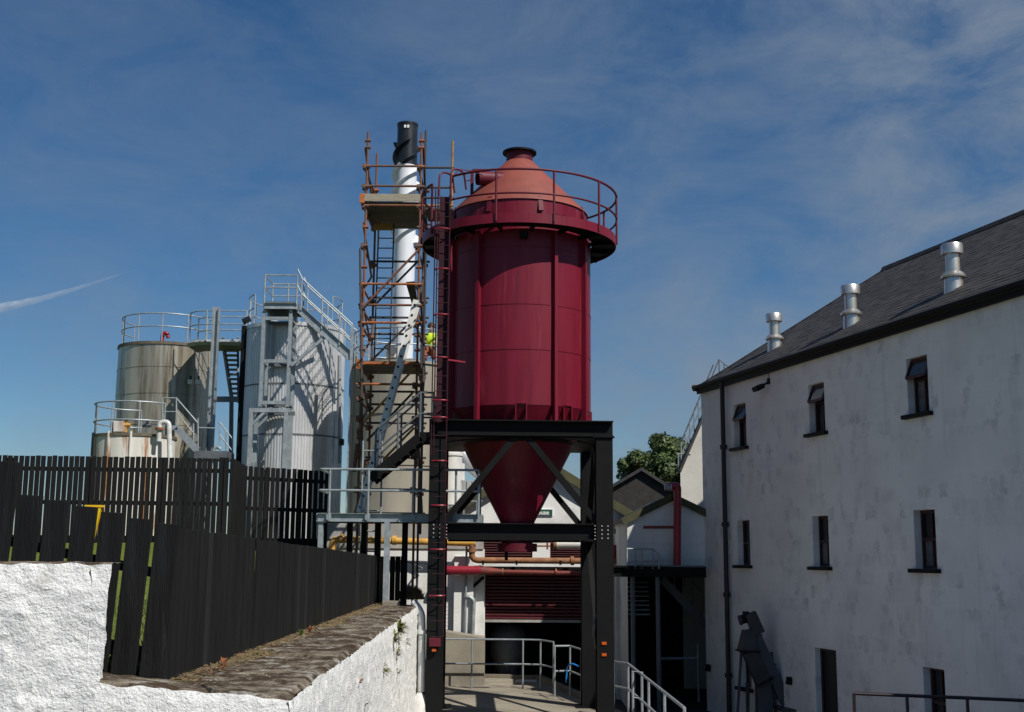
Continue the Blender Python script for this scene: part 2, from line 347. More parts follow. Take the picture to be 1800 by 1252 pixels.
def ladder(root, p0, p1, wdir, width, n, r=.022, mat='alu', rmat=None, flat=0):
    p0, p1, wd = V(p0), V(p1), V(wdir).normalized()*width/2
    for s in (-1, 1):
        if flat: MB().bar(p0+wd*s, p1+wd*s, .03, flat, up=(p1-p0).cross(wd)).build('stile', mat, root)
        else: T(p0+wd*s, p1+wd*s, r).build('stile', mat, root, 40)
    for k in range(n):
        q = p0.lerp(p1, (k+.5)/n); T(q-wd, q+wd, r*.8, 6).build('rung', rmat or mat, root, 40)
def facade(mb, o, u, nrm, W, z0, z1, ops, t):
    """outer skin with openings (u0,u1,za,zb) and their reveals of depth t; o lies at z=0"""
    us = sorted({0, W, *[a for q in ops for a in q[:2]]}); zs = sorted({z0, z1, *[a for q in ops for a in q[2:]]})
    pt = lambda a, z, d=0: V(o)+V(u)*a-V(nrm)*d+V((0, 0, z))
    for i in range(len(us)-1):
        for j in range(len(zs)-1):
            cu, cz = (us[i]+us[i+1])/2, (zs[j]+zs[j+1])/2
            if any(q[0] < cu < q[1] and q[2] < cz < q[3] for q in ops): continue
            mb.quad([pt(us[i], zs[j]), pt(us[i+1], zs[j]), pt(us[i+1], zs[j+1]), pt(us[i], zs[j+1])])
    for a, b, c, d in ops:
        mb.quad([pt(a, c), pt(a, c, t), pt(a, d, t), pt(a, d)]); mb.quad([pt(b, c), pt(b, d), pt(b, d, t), pt(b, c, t)])
        mb.quad([pt(a, d), pt(a, d, t), pt(b, d, t), pt(b, d)]); mb.quad([pt(a, c), pt(b, c), pt(b, c, t), pt(a, c, t)])
    return pt

# ================================================================== SETTING
gm = MB(); S = 4000
gm.quad([(-S, -S, -.1), (S, -S, -.1), (S, S, -.1), (-S, S, -.1)])
tag(gm.build('ground', 'asphalt'), kind='structure')

# foreground wall key points (top of the low wall is 1 m below the eye)
WT = CAMZ-1.0
B = G(512, 1228, WT); A = P(146, 1198, B.y-.12); C = G(737, 1064, WT)
FC = G(287, 1202, WT)                     # fence corner
FE = G(674, 1057, WT)                     # far end of the side fence
side_dir = (C-B).normalized()
fence_dir = (FE-FC).normalized()
FL0 = FC+V((-.75, .05, 0)); left_dir = (FL0-FC).normalized()

# raised lawn behind the fences
def xb(y):
    if y < FC.y: return FC.x-.1
    if y < 25.2: return FC.x+(FE.x-FC.x)*(y-FC.y)/(FE.y-FC.y)-.12
    return -4.45
def lawn_z(x, y):
    t = min(1, max(0, (y-9.4)/(26.0-9.4)))
    z = 2.46+(3.72-2.46)*t
    if y < 22: z += max(0, -2.9-x)*.2*max(0, 1-(y-9)/9.0)
    if x > -7.5 and y > 12: q_ = min(1, (x+7.5)/4)*min(1, (y-12)/6); z -= .42*q_*q_*(3-2*q_)
    if y > 45: z -= (y-45)*.05
    return z+.04*noise.noise(V((x*.6, y*.6, 0)))
lm = MB(); ys = [9.35, 9.6, 10, 10.5, 11, 12, 13, 14, 15, 16, 18, 20, 22, 24, 25.15, 25.25, 26, 28, 30, 33, 36, 40, 45, 50, 60, 75, 100]
nx = 40
for y in ys:
    for k in range(nx+1):
        t = k/nx; x = -60+(xb(y)+60)*(1-(1-t)**2)
        lm.v.append(V((x, y, lawn_z(x, y))))
    lm.v.append(lm.v[-1]-V((0, 0, 4)))
for i in range(len(ys)-1):
    for k in range(nx+1):
        a = i*(nx+2)+k; b = a+nx+2; lm.f.append((a, a+1, b+1, b))
tag(lm.build('lawn', 'grass', smooth=50), kind='structure')
# grass blades just behind the front fence
gb = MB()
for k in range(7000):
    y = 9.7+random.random()**1.6*7; x = xb(y)-.1-random.random()*3.2
    z = lawn_z(x, y); h = random.uniform(.04, .11); a = random.random()*6.3; dx, dy = math.cos(a)*.012, math.sin(a)*.012
    lx, ly = random.uniform(-.05, .05), random.uniform(-.05, .05)
    gb.v += [V((x-dx, y-dy, z-.01)), V((x+dx, y+dy, z-.01)), V((x+lx, y+ly, z+h))]; gb.f.append((len(gb.v)-3, len(gb.v)-2, len(gb.v)-1))
tag(gb.build('grass', 'grass_blade'), 'short green lawn grass growing behind the black fence', 'grass', kind='stuff')

# concrete ramp deck under the silo tower
rampz = .2
rp = [(-2.2, 16, 0), (4.0, 16, 0), (3.0, 22, 0), G(1035, 1234, rampz), G(946, 1193, rampz), G(770, 1190, rampz)]
rp = [V((p[0], p[1], -.3)) for p in rp]
ro = MB().prism(rp, (0, 0, rampz+.3)).build('concrete_ramp', 'concrete'); tag(ro, kind='structure')
km = MB(); e = [V((p.x, p.y, rampz)) for p in rp[1:]]
km.bar(e[1]+V((0, 0, .05)), e[2]+V((0, 0, .05)), .16, .11); km.build('kerb', 'concrete_edge', ro)
MB().bar(e[2]+V((0, 0, .056)), e[3]+V((0, 0, .056)), .16, .112).build('kerb', 'concrete_edge', ro)
MB().bar(e[3]+V((0, 0, .045)), e[4]+V((0, 0, .045)), .2, .09).build('kerb', 'concrete_edge', ro)
for a, b in ((789, 826), (906, 943)):
    p, q = G(a, 1197, rampz), G(b, 1197, rampz); y = p.y-.35
    MB().box((p.x, y, rampz+.004), (q.x, y+.4, rampz+.03)).build('cover_plate', 'alu', ro)

# ================================================================== FOREGROUND WALL
def hump(p):
    n = noise.noise(p*4)*.012+noise.noise(p*16)*.007+noise.noise(p*37)*.0055
    c = noise.noise(V((p.x*13+p.z*6, p.y*13, p.z*11-p.x*6)))
    return n+(max(0, c-.1))*.02
def rough_face(p0, p1, z0, z1f, nrm, du, dz, amp=1.0, ragged=0, lean=0):
    mb = MB(); L_ = (p1-p0).length; d = (p1-p0).normalized(); nu = max(2, int(L_/du)); nz_ = max(2, int((z1f(0)-z0)/dz))
    for i in range(nu+1):
        t = i/nu; zt = z1f(t)
        for j in range(nz_+1):
            q = j/nz_; p = p0+d*(L_*t); z = z0+(zt-z0)*q
            pp = V((p.x, p.y, z)); h = hump(pp)*amp
            k = 1
            pp += nrm*h
            if q > .9: pp -= nrm*(.022*((q-.9)/.1)**2)*(1+.8*noise.noise(pp*4)); pp.z += .018*noise.noise(pp*9)
            if ragged and t > .85: pp += d*(ragged*noise.noise(V((z*5, 3, 1)))+lean*(z-z0))*((t-.85)/.15)
            mb.v.append(pp)
    for i in range(nu):
        for j in range(nz_):
            a = i*(nz_+1)+j; mb.f.append((a, a+nz_+1, a+nz_+2, a+1))
    return mb
def horiz_normal(d, toward):
    n = V((d.y, -d.x, 0)).normalized(); return n if n.dot(toward) > 0 else -n
wall = thing('garden_wall', 'rough white rendered stone wall in the foreground with a step in its top', 'wall', (A.x, A.y, 0))
nf = horiz_normal(B-A, V((0, -1, 0))); ns = horiz_normal(C-B, V((1, 0, 0)))
A3 = V((A.x, A.y, 0)); B3 = V((B.x, B.y, 0)); C3 = V((C.x, C.y, 0))
fd = (B3-A3).normalized()
inn = .06
rough_face(A3+fd*.03, B3, .6, lambda t: (A.z+(WT-A.z)*t)-.012, nf, .022, .022, .8).build('front_face', 'harling', wall, 60)
rough_face(B3-side_dir*.0, C3, .2, lambda t: WT-.012-.02*noise.noise(V((t*14, 0, 0))), ns, .03, .03, 1.25).build('side_face', 'harling', wall, 60)
# far end face
rough_face(C3, C3+V((-1.5, .2, 0)), .2, lambda t: WT-.02, V((0, 1, 0)), .06, .06).build('end_face', 'harling', wall, 60)
# inner core (keeps light out of the hollow)
core = [A3-fd*.2-nf*.1, B3-nf*.1-ns*.1, C3-ns*.1-side_dir*.05, V((FE.x-.05, FE.y, 0)), V((FC.x-.1, FC.y+.35, 0)), A3-fd*.2-nf*.5]
MB().prism([V((p.x, p.y, .1)) for p in core], (0, 0, WT-.17)).build('core', 'soil', wall)
# coping: weathered slabs along the wall, each a piece
def cap_slab(c4, nu, nv, name='coping_slab', mat='cap_stone', dz=0, flat=True):
    mb = MB()
    for i in range(nu+1):
        for j in range(nv+1):
            u, v = i/nu, j/nv
            p = (c4[0]*(1-u)+c4[1]*u)*(1-v)+(c4[3]*(1-u)+c4[2]*u)*v
            eb = min(u, 1-u)*nu; ev = min(v, 1-v)*nv
            p = V((p.x, p.y, (WT if flat else p.z)+dz+.014*noise.noise(V((p.x*2.2, p.y*2.2, 4)))+.012*noise.noise(V((p.x*9, p.y*9, 4)))+.006*noise.noise(V((p.x*30, p.y*30, 2)))))
            if eb < .5 or ev < .5: p.z -= .035
            if ev < .5: p += V((.02*noise.noise(p*6), .02*noise.noise(p*5+V((3, 0, 0))), 0))
            mb.v.append(p)
    for i in range(nu):
        for j in range(nv):
            a = i*(nv+1)+j; mb.f.append((a, a+nv+1, a+nv+2, a+1))
    n = len(mb.v)
    return mb.build(name, mat, wall, 40)
Ls = (C3-B3).length; cuts = [0, .055, .13, .2, .29, .37, .47, .57, .68, .79, .9, 1.0]
innerB = V((FC.x, FC.y, 0)); innerC = V((FE.x, FE.y, 0))
for a, b in zip(cuts[:-1], cuts[1:]):
    g = .006/Ls
    o0, o1 = B3.lerp(C3, a+g)-ns*.045, B3.lerp(C3, b-g)-ns*.045
    i0, i1 = innerB.lerp(innerC, a+g), innerB.lerp(innerC, b-g)
    cap_slab([o0, o1, i1+V((-.1, 0, 0)), i0+V((-.1, 0, 0))], max(4, int((o1-o0).length/.06)), 22, dz=random.uniform(-.008, .008))
# coping strip in front of the front boards, two blocks with a joint
Az = V((A.x, A.y, A.z)); Bz = V((B.x, B.y, WT)); k0 = Az.lerp(Bz, .62); iB = V((FC.x, FC.y, WT)); iL = V((FC.x-.85, FC.y+.2, WT+.1))
cap_slab([Az-nf*.045, k0-fd*.01-nf*.045, iB+V((.2, .1, 0)), iL], 26, 12, dz=.004, flat=False)
cap_slab([k0+fd*.012-nf*.045, Bz-nf*.045-ns*.05, iB+V((.65, .1, 0)), iB+V((.212, .1, 0))], 22, 12, dz=.0, flat=False)
# soil and litter lying along the foot of the fence
sm = MB()
for i in range(420):
    t = i/419; p = innerB.lerp(innerC, t)
    for j in range(7):
        wv = j/6; ww = .34+.16*noise.noise(V((t*20, 0, 0)))+.08*noise.noise(V((t*60, 2, 0)))
        ww = max(.06, ww+.12*noise.noise(V((t*170, 5, 0)))); q = p+ns*(-.08+ww*wv); sm.v.append(V((q.x, q.y, WT+.035*(1-wv)**.7-.012+.02*noise.noise(V((q.x*11, q.y*11, 0))))))
for i in range(419):
    for j in range(6): a = i*7+j; sm.f.append((a, a+7, a+8, a+1))
tag(sm.build('soil_litter', 'soil', wall, 60), kind='stuff')
lt = MB()
for k in range(900):
    t = random.random()**1.4; p = innerB.lerp(innerC, t)+ns*abs(random.gauss(.02, .16)); a_ = random.random()*6.3; l = random.uniform(.008, .03); dx = V((math.cos(a_)*l, math.sin(a_)*l, random.uniform(-.006, .012))); dy = V((-math.sin(a_)*l*.4, math.cos(a_)*l*.4, random.uniform(-.004, .008))); q = V((p.x, p.y, WT+.022+random.uniform(0, .012)))
    lt.quad([q-dx, q-dy, q+dx, q+dy])
tag(lt.build('leaf_litter', 'litter', wall), kind='stuff')
# little stones scattered on the coping
st = MB()
for k in range(70):
    t = random.random()**1.3; p = innerB.lerp(innerC, t)+ns*random.uniform(.05, .85); r = random.uniform(.005, .013)
    st.lathe([(r, 0), (r*.8, r*.5), (r*.2, r*.8)], (p.x, p.y, WT+.003), 5)
tag(st.build('grit', 'concrete', wall), kind='stuff')
# raised left part
HT = G(20, 992, 3.42).z
HT = 3.415
Lf = A3-fd*2.4
hb = rough_face(Lf, A3+fd*.03, .9, lambda t: HT+.008*math.sin(t*9), nf, .02, .02, 1.35, ragged=.05, lean=.045).build('raised_face', 'harling', wall, 60)
rough_face(A3+fd*.02, A3+fd*.05-nf*.34, 2.2, lambda t: HT-.02, fd, .03, .03, 1.0).build('raised_end', 'harling', wall, 60)
tm = MB()
for i in range(40):
    for j in range(7):
        p = Lf.lerp(A3+fd*.13, i/39)-nf*(.03+.4*j/6); tm.v.append(V((p.x, p.y, HT+.016+.012*noise.noise(p*8)-(.045 if j == 0 else 0))))
for i in range(39):
    for j in range(6): a = i*7+j; tm.f.append((a, a+7, a+8, a+1))
tm.build('raised_coping', 'cap_stone', wall, 50)
MB().prism([Lf-nf*.05+V((0, 0, .9)), A3-fd*.05-nf*.05+V((0, 0, .9)), A3-fd*.05-nf*.36+V((0, 0, .9)), Lf-nf*.36+V((0, 0, .9))], (0, 0, HT-1.0)).build('raised_core', 'soil', wall)

# plants on the wall
def weed(p, nrm, n, size, label, mat='weed_leaf', hang=.4):
    root = thing('weed', label, 'plant', p, 'weeds rooted in the white wall')
    mb = MB()
    for k in range(n):
        d = (nrm*random.uniform(.2, 1)+V((random.uniform(-1, 1), random.uniform(-1, 1), random.uniform(-hang, 1)))*.7).normalized()
        l = size*random.uniform(.4, 1); s = d.cross(V((0, 0, 1))).normalized()*l*.1; p0 = V(p)+V((0, random.uniform(-1, 1), random.uniform(-1, 1)))*size*.35
        m_ = p0+d*l*.5+V((0, 0, .05*l)); t_ = p0+d*l-V((0, 0, .15*l))
        mb.quad([p0, m_-s, t_, m_+s])
    mb.build('leaves', mat, root)
    T(p, V(p)+nrm*size*.3, .006, 5).build('stem', 'bark', root)
def side_at(px, py):
    # point on the side face seen at this pixel
    d = ray(px, py); o = V((0, 0, CAMZ)); n = ns; t = (B3-o).dot(n)/V((d.x, d.y, d.z)).dot(n); return o+d*t
for (px, py, n, s, lab) in ((700, 1106, 130, .2, 'largest green weed high on the white wall beside its far end'), (692, 1124, 60, .17, 'green weed hanging just below the largest one on the white wall'),
        (713, 1130, 40, .13, 'small green weed nearest the drainpipe on the white wall'), (697, 1150, 40, .14, 'yellow green weed midway up the white wall below the large weeds'),
        (673, 1178, 40, .15, 'bushy yellow weed low on the white wall'), (697, 1183, 26, .12, 'thin yellow weed low on the white wall right of the bushy one'), (641, 1237, 14, .1, 'tiny weed at the bottom edge of the white wall')):
    weed(side_at(px, py)+ns*.01, ns, n, s, lab)
weed(side_at(629, 1200)+ns*.01, ns, 12, .11, 'reddish withered weed on the white wall', 'dry_leaf')
for (px, py, lab, mt) in ((392, 1172, 'rust brown dead plant at the foot of the black fence', 'dry_leaf'), (545, 1112, 'small orange tuft at the foot of the black fence', 'dry_leaf'), (528, 1117, 'small green tuft at the foot of the black fence', 'weed_leaf')):
    p = G(px, py, WT+.03); weed(p, V((0, 0, 1)), 40, .1, lab, mt)
# soil lump at the wall end
p = G(722, 1052, WT); lump = MB()
for i in range(10):
    for j in range(17):
        th = PI/2*i/9; ph = 2*PI*j/16; d = V((math.cos(th)*math.cos(ph), math.cos(th)*math.sin(ph), math.sin(th)))
        q = V((d.x*.3, d.y*.28, d.z*.25-.02)); q *= 1+.3*noise.noise(d*2.5)+.15*noise.noise(d*7); lump.v.append(p+q)
for i in range(9):
    for j in range(16): a = i*17+j; lump.f.append((a, a+1, a+18, a+17))
lo = thing('grass_clod', 'brown clod of dry turf at the far end of the white wall', 'clod', p)
lump.build('earth', 'soil', lo, 60)
lb = MB()
for k in range(500):
    a = random.random()*6.3; rr = random.random()**.5*.3; q = p+V((math.cos(a)*rr, math.sin(a)*rr, .23*(1-(rr/.33)**2)+.01)); h = random.uniform(.04, .13); dx = random.uniform(-.06, .06)
    lb.v += [q+V((-.006, 0, 0)), q+V((.006, 0, 0)), q+V((dx, random.uniform(-.05, .05), h))]; lb.f.append((len(lb.v)-3, len(lb.v)-2, len(lb.v)-1))
tag(lb.build('dry_grass', 'soil', lo), kind='stuff')

# ================================================================== LOWER BLACK FENCE (front boards stepping up, then along the wall)
fence = thing('board_fence', 'low black board fence on the white wall, stepping up at the left', 'fence', (FC.x, FC.y, WT))
ld = V((left_dir.x, left_dir.y, 0)).normalized(); fn = horiz_normal(ld, V((0, -1, 0)))
pitch, bw = .229, .198
tops = [921, 912, 901, 890.5, 880, 871, 812, 808, 803]
lean = rad(3.4)
for k, ty in enumerate(tops):
    base = FC+ld*(pitch*k+.1); step = max(0, k-1)*.0
    cx = 285-50*k; top = P(cx+10, ty, base.y+.02).z
    zb = WT-.02+.02*k
    h = (top-zb)/math.cos(lean)
    mb = MB(); wv = bw if k < 6 else .215
    mb.box((-wv/2, -.011, 0), (wv/2, .011, h))
    o = mb.build('board', 'fence_black', fence, bevel=.004)
    o.location = V((base.x, base.y, zb))-ld*0; o.rotation_euler = (0, lean, math.atan2(-ld.y, -ld.x)); WLOC[o] = o.location.copy()
# sloping back rails
for zz, hh in ((1.02, .075), (.18, .11)):
    a = FC+ld*.0; b = FC+ld*(pitch*8.5)
    p0 = V((a.x, a.y, WT+zz-.2*(zz > .5)))-fn*.05; p1 = V((b.x, b.y, WT+zz-.2*(zz > .5)+(b-a).length*.2))-fn*.05
    MB().bar(p0, p1, .05, hh).build('back_rail', 'fence_black', fence)
for k in (8.0,):
    b = FC+ld*pitch*k
    if k > 4: MB().bar(V((b.x, b.y, WT-.1))-fn*.12, V((b.x, b.y, WT+1.2))-fn*.12, .09, .09, up=fn).build('post', 'fence_black', fence)
fs = V((fence_dir.x, fence_dir.y, 0)).normalized(); fsn = horiz_normal(fs, V((1, 0, 0))); Lf2 = (V((FE.x, FE.y, 0))-V((FC.x, FC.y, 0))).length
h0 = P(322, 923, FC.y).z-WT; h1 = P(674, 978, FE.y).z-WT
nb = int(Lf2/.148); sb = MB().box((-.0735, -.011, 0), (.0735, .011, 1)).build('board', 'fence_black', fence, bevel=.003)
sbp = MB().box((-.0735, -.011, 0), (.0735, .011, 1)).mesh('board', 'fence_pale')
rz = math.atan2(fs.y, fs.x)
for k in range(nb):
    t = (k+.5)/nb; p = FC+fs*(Lf2*t); h = h0+(h1-h0)*t
    o = sb if k == 0 else copy_part(sb, fence, V((0, 0, 0)))
    loc = V((p.x, p.y, WT-.015))+fsn*(random.uniform(-.006, .006)); o.location = loc; WLOC[o] = loc
    o.rotation_euler = (random.uniform(-.008, .008), random.uniform(-.006, .006), rz+random.uniform(-.01, .01)); o.scale = (1, 1, h+random.uniform(-.006, .006))
    if random.random() < .07: o.data = sbp
for zz in (.2, .78):
    MB().bar(FC+fs*.05-fsn*.045+V((0, 0, zz)), FE-fs*.05-fsn*.045+V((0, 0, zz-.1*(zz > .5))), .05, .09).build('back_rail', 'fence_black', fence)
for k in range(1, 9):
    p = FC+fs*(Lf2*k/8.0*.99+.03)-fsn*.12; MB().bar(V((p.x, p.y, WT-.1)), V((p.x, p.y, WT+.85)), .09, .09, up=fsn).build('post', 'fence_black', fence)
# black end panel behind the fence end
p0, p1 = P(684, 1045, 25.6), P(712, 1045, 26.2)
ep = thing('black_panel', 'small black timber panel behind the far end of the low fence', 'panel', (p0.x, p0.y, WT-.3))
ztp = P(690, 978, 25.6).z
for k in range(3):
    a, b = p0.lerp(p1, k/3+.01), p0.lerp(p1, (k+1)/3-.01)
    MB().hexa([V((a.x, a.y, WT-.5)), V((b.x, b.y, WT-.5)), V((b.x, b.y+.03, WT-.5)), V((a.x, a.y+.03, WT-.5)), V((a.x, a.y, ztp)), V((b.x, b.y, ztp)), V((b.x, b.y+.03, ztp)), V((a.x, a.y+.03, ztp))]).build('board', 'fence_black', ep)

# yellow marker behind the boards
ym = P(176, 935, 10.6); yr = thing('marker_post', 'bright yellow plastic marker post peeping over the black fence', 'post', (ym.x-.05, ym.y, 2.6))
yt = P(178, 891, 10.6)
MB().hexa([V((yt.x-.27, 10.58, 2.6)), V((yt.x-.25, 10.58, 2.6)), V((yt.x-.25, 10.62, 2.6)), V((yt.x-.27, 10.62, 2.6)), V((yt.x-.016, 10.58, yt.z)), V((yt.x+.008, 10.58, yt.z)), V((yt.x+.008, 10.62, yt.z)), V((yt.x-.016, 10.62, yt.z))]).build('stem', 'yellow_plastic', yr)
MB().box((yt.x-.14, 10.575, yt.z-.005), (yt.x+.018, 10.625, yt.z+.014)).build('cap', 'yellow_plastic', yr)

# ================================================================== UPPER BLACK SLAT FENCE
YF = 26.0
a = P(-30, 800, YF); b = P(409, 806, YF); c = P(432, 820, 28.4); d = P(575, 828, 28.6)
zb = 3.25
uf = thing('slat_fence', 'tall black slatted fence on the bank in front of the tanks', 'fence', (b.x, b.y, zb))
slm = MB().box((-.049, -.01, 0), (.049, .01, 1)).build('slat', 'fence_black', uf)
first = True
def slat_run(p, q, pitch, extra=None):
    global first
    L_ = (V((q.x, q.y, 0))-V((p.x, p.y, 0))).length; n = int(L_/pitch); r_ = math.atan2(q.y-p.y, q.x-p.x)
    for k in range(n+1):
        t = k/n; m_ = p.lerp(q, t); o = slm if first else copy_part(slm, uf, V((0, 0, 0))); first = False
        loc = V((m_.x+random.uniform(-.003, .003), m_.y, zb)); o.location = loc; WLOC[o] = loc; o.rotation_euler = (0, random.uniform(-.003, .003), r_); o.scale = (1, 1, m_.z-zb+random.uniform(-.012, .012))
    dv = (q-p).normalized()
    for h in (.35, 1.2, 1.85):
        MB().bar(V((p.x, p.y, zb+h*(p.z-zb)/2.1))+V((0, .035, 0)), V((q.x, q.y, zb+h*(q.z-zb)/2.1))+V((0, .035, 0)), .04, .09).build('back_rail', 'fence_black', uf)
slat_run(a, b, .12)
slat_run(c, d, .12)
for px in (20, 160, 285, 392):
    p = P(px, 803, YF+.07); MB().bar(V((p.x, p.y, zb-.2)), V((p.x, p.y, p.z-.02)), .14, .1, up=V((0, 1, 0))).build('post', 'fence_black', uf)
for px in (470, 528):
    p = P(px, 824, 28.5); MB().bar(V((p.x, p.y, zb-.2)), V((p.x, p.y, p.z-.02)), .12, .1, up=V((0, 1, 0))).build('post', 'fence_black', uf)
for k in range(14):      # solid return panel of boards
    p, q = b.lerp(c, k/14+.003), b.lerp(c, (k+1)/14-.003)
    MB().hexa([V((p.x, p.y, zb)), V((p.x+.03, p.y, zb)), V((q.x+.03, q.y, zb)), V((q.x, q.y, zb)), p, p+V((.03, 0, 0)), q+V((.03, 0, 0)), q]).build('board', 'fence_black', uf)
# second, staggered layer of slats low on the fence
for (p, q) in ((a, b), (c, d)):
    mb = MB(); n = int((q-p).length/.127)
    for k in range(n):
        m_ = p.lerp(q, (k+.5)/n); mb.box((m_.x-.05, m_.y+.065, zb), (m_.x+.05, m_.y+.08, zb+.62))
    tag(mb.build('rear_slats', 'fence_black', uf), kind='stuff')

# ================================================================== SUPPORT FRAME (black steel)
YT = 24.0
TR = rad(2.0); rx = V((math.cos(TR), math.sin(TR), 0)); sy = V((-math.sin(TR), math.cos(TR), 0))
FLg = P(767, 985, YT); FLg.z = 0; FRx = P(1062, 985, YT+.12); W = (V((FRx.x, FRx.y, 0))-FLg).dot(rx)
def tp(u, v, z): return V((FLg.x, FLg.y, z))+rx*u+sy*v
ztop = ZZ(915, 739, YT); zmid = ZZ(915, 920, YT); BH = .32; MH = .33
fr = thing('support_frame', 'black steel support frame carrying the dark red silo', 'steel frame', tp(W/2, W/2, rampz))
Z3 = V((0, 0, 1)); lw = .335
for (u, v) in ((0, 0), (W, 0), (0, W), (W, W)):
    leg = MB().ibeam(tp(u, v, rampz), tp(u, v, ztop-BH), lw if v == 0 else .3, .33, .025, up=sy).build('leg', 'black_steel', fr)
    MB().box((-.28, -.28, 0), (.28, .28, .03)).build('base_plate', 'black_steel', leg).location = tp(u, v, rampz)
    MB().bar(tp(u, v, ztop-BH-.02), tp(u, v, ztop-BH-.001), .4, .42, up=sy).build('head_plate', 'black_steel', leg)
for v in (0, W):
    MB().ibeam(tp(-lw/2-.02, v, ztop-BH/2), tp(W+lw/2+.02, v, ztop-BH/2), .3, BH, .025).build('top_beam', 'black_steel', fr)
    MB().ibeam(tp(lw/2, v, zmid-MH/2), tp(W-lw/2, v, zmid-MH/2), .26, MH, .022).build('mid_beam', 'black_steel', fr)
    for s in (-1, 1):
        x0 = W/2+s*(W/2-lw/2+.02); x1 = W/2+s*.12
        MB().bar(tp(x0, v, zmid+.03), tp(x1, v, ztop-BH-.01), .12, .14, up=sy).build('brace', 'black_steel', fr)
for u in (0, W):
    MB().ibeam(tp(u, .16, ztop-BH/2-.002), tp(u, W-.16, ztop-BH/2-.002), .28, BH-.006, .025).build('top_beam', 'black_steel', fr)
    MB().ibeam(tp(u, .17, zmid-MH/2-.002), tp(u, W-.17, zmid-MH/2-.002), .24, MH-.006, .022).build('mid_beam', 'black_steel', fr)
    MB().bar(tp(u, .2, .5), tp(u, W-.2, zmid-MH), .1, .1, up=rx).build('brace', 'black_steel', fr)
    MB().bar(tp(u, .2, zmid+.05), tp(u, W/2-.1, ztop-BH), .12, .12, up=rx).build('brace', 'black_steel', fr)
    MB().bar(tp(u, W-.2, zmid+.05), tp(u, W/2+.1, ztop-BH), .12, .12, up=rx).build('brace', 'black_steel', fr)
# ring of beams the silo sits on
for t in (.18, .82): MB().ibeam(tp(.15, W*t, ztop-.13), tp(W-.15, W*t, ztop-.13), .2, .22, .02).build('silo_bearer', 'black_steel', fr)
for k, (u0, u1, v0, v1) in enumerate(((-.1, W+.1, -.1, .42), (-.1, W+.1, W-.42, W+.1), (-.1, .42, .43, W-.43), (W-.42, W+.1, .43, W-.43))):
    MB().prism([tp(u0, v0, ztop-BH-.03), tp(u1, v0, ztop-BH-.03), tp(u1, v1, ztop-BH-.03), tp(u0, v1, ztop-BH-.03)], (0, 0, .012)).build('floor_plate', 'black_steel', fr)
MB().lathe([(1.13, ztop-BH-.045), (1.62, ztop-BH-.045), (1.62, ztop-BH-.034), (1.13, ztop-BH-.034)], tp(W/2, W/2, 0), 48).build('hopper_shade_ring', 'black_steel', fr, 35)  # ring added to block sun through the gaps beside the hopper
# end plates and bolts of the mid beam
for u, s in ((0, 1), (W, -1)):
    bm_ = MB()
    for i in range(2):
        for j in range(4):
            q = tp(u+s*(.0+(-.06+.12*i)), -.168, zmid-.045-.08*j); bm_.tube([q, q-sy*.012], .013, 6)
    for j in range(5):
        q = tp(u+s*(lw/2+.03), -.15, zmid-.04-.065*j); bm_.tube([q, q-sy*.02], .011, 6)
    tag(bm_.build('bolts', 'bolt_bright', fr), kind='stuff')
bm_ = MB()
for j in range(9):
    q = tp(W-.2+.05*j, -.155, ztop-BH-.005); bm_.tube([q, q-V((0, 0, .03))], .011, 6)
tag(bm_.build('bolts', 'galv_dark', fr), kind='stuff')
for (px, py) in ((1062, 1131), (1062, 1151)):
    q = P(px, py, YT-.06); MB().bar(q-rx*.045+V((0, 0, 0)), q+rx*.045, .03, .055).build('reflector', 'reflector', fr, label='orange reflector on the right front leg')
q = P(763, 1143, YT-.27); MB().bar(q-rx*.04, q+rx*.04, .02, .05).build('reflector', 'reflector', fr, label='orange reflector on the left front leg')
MB().tube(arc([P(1050, 1080, YT+.05), P(1043, 1105, YT+.0), P(1048, 1140, YT+.1)], .1), .035).build('hose', 'black_paint', fr, 60)

# ================================================================== SILO
SC = tp(W/2, W/2, 0); SR = 1.575
def sz(py, rr): return ZZ(911, py, SC.y-rr)
zwalk = 10.27; zcyl0 = sz(711, SR); zdrum = 10.93; zcone = 12.2
silo = thing('grain_silo', 'dark red cylindrical silo with cone hopper, railed walkway and orange conical roof', 'silo', (SC.x, SC.y, ztop))
cuts = [zcyl0, sz(613, SR), sz(533, SR), sz(432, SR), zwalk+.2]
for i in range(4):
    z0, z1 = cuts[i], cuts[i+1]; r = SR+(.004 if i % 2 else 0)
    MB().lathe([(r-.02, z0), (r, z0), (r, z1-.02), (r+.008, z1-.014), (r+.008, z1-.004), (r-.014, z1-.002), (r-.02, z1)], SC, 96).build('shell_course', 'maroon', silo, 35)
# hopper
hz = ZZ(911, 918, SC.y); hr = 30*SC.y/F
MB().lathe([(SR-.003, zcyl0-.001), (hr, hz), (hr, hz-.05)], SC, 72).build('hopper', 'maroon', silo, 35)
MB().lathe([(hr+.1, hz-.05), (hr+.1, hz-.09), (hr*.9, hz-.09), (hr*.9, hz-.45), (hr*1.15, hz-.45), (hr*1.15, hz-.62)], SC, 40).build('outlet', 'maroon_dull', silo, 35)
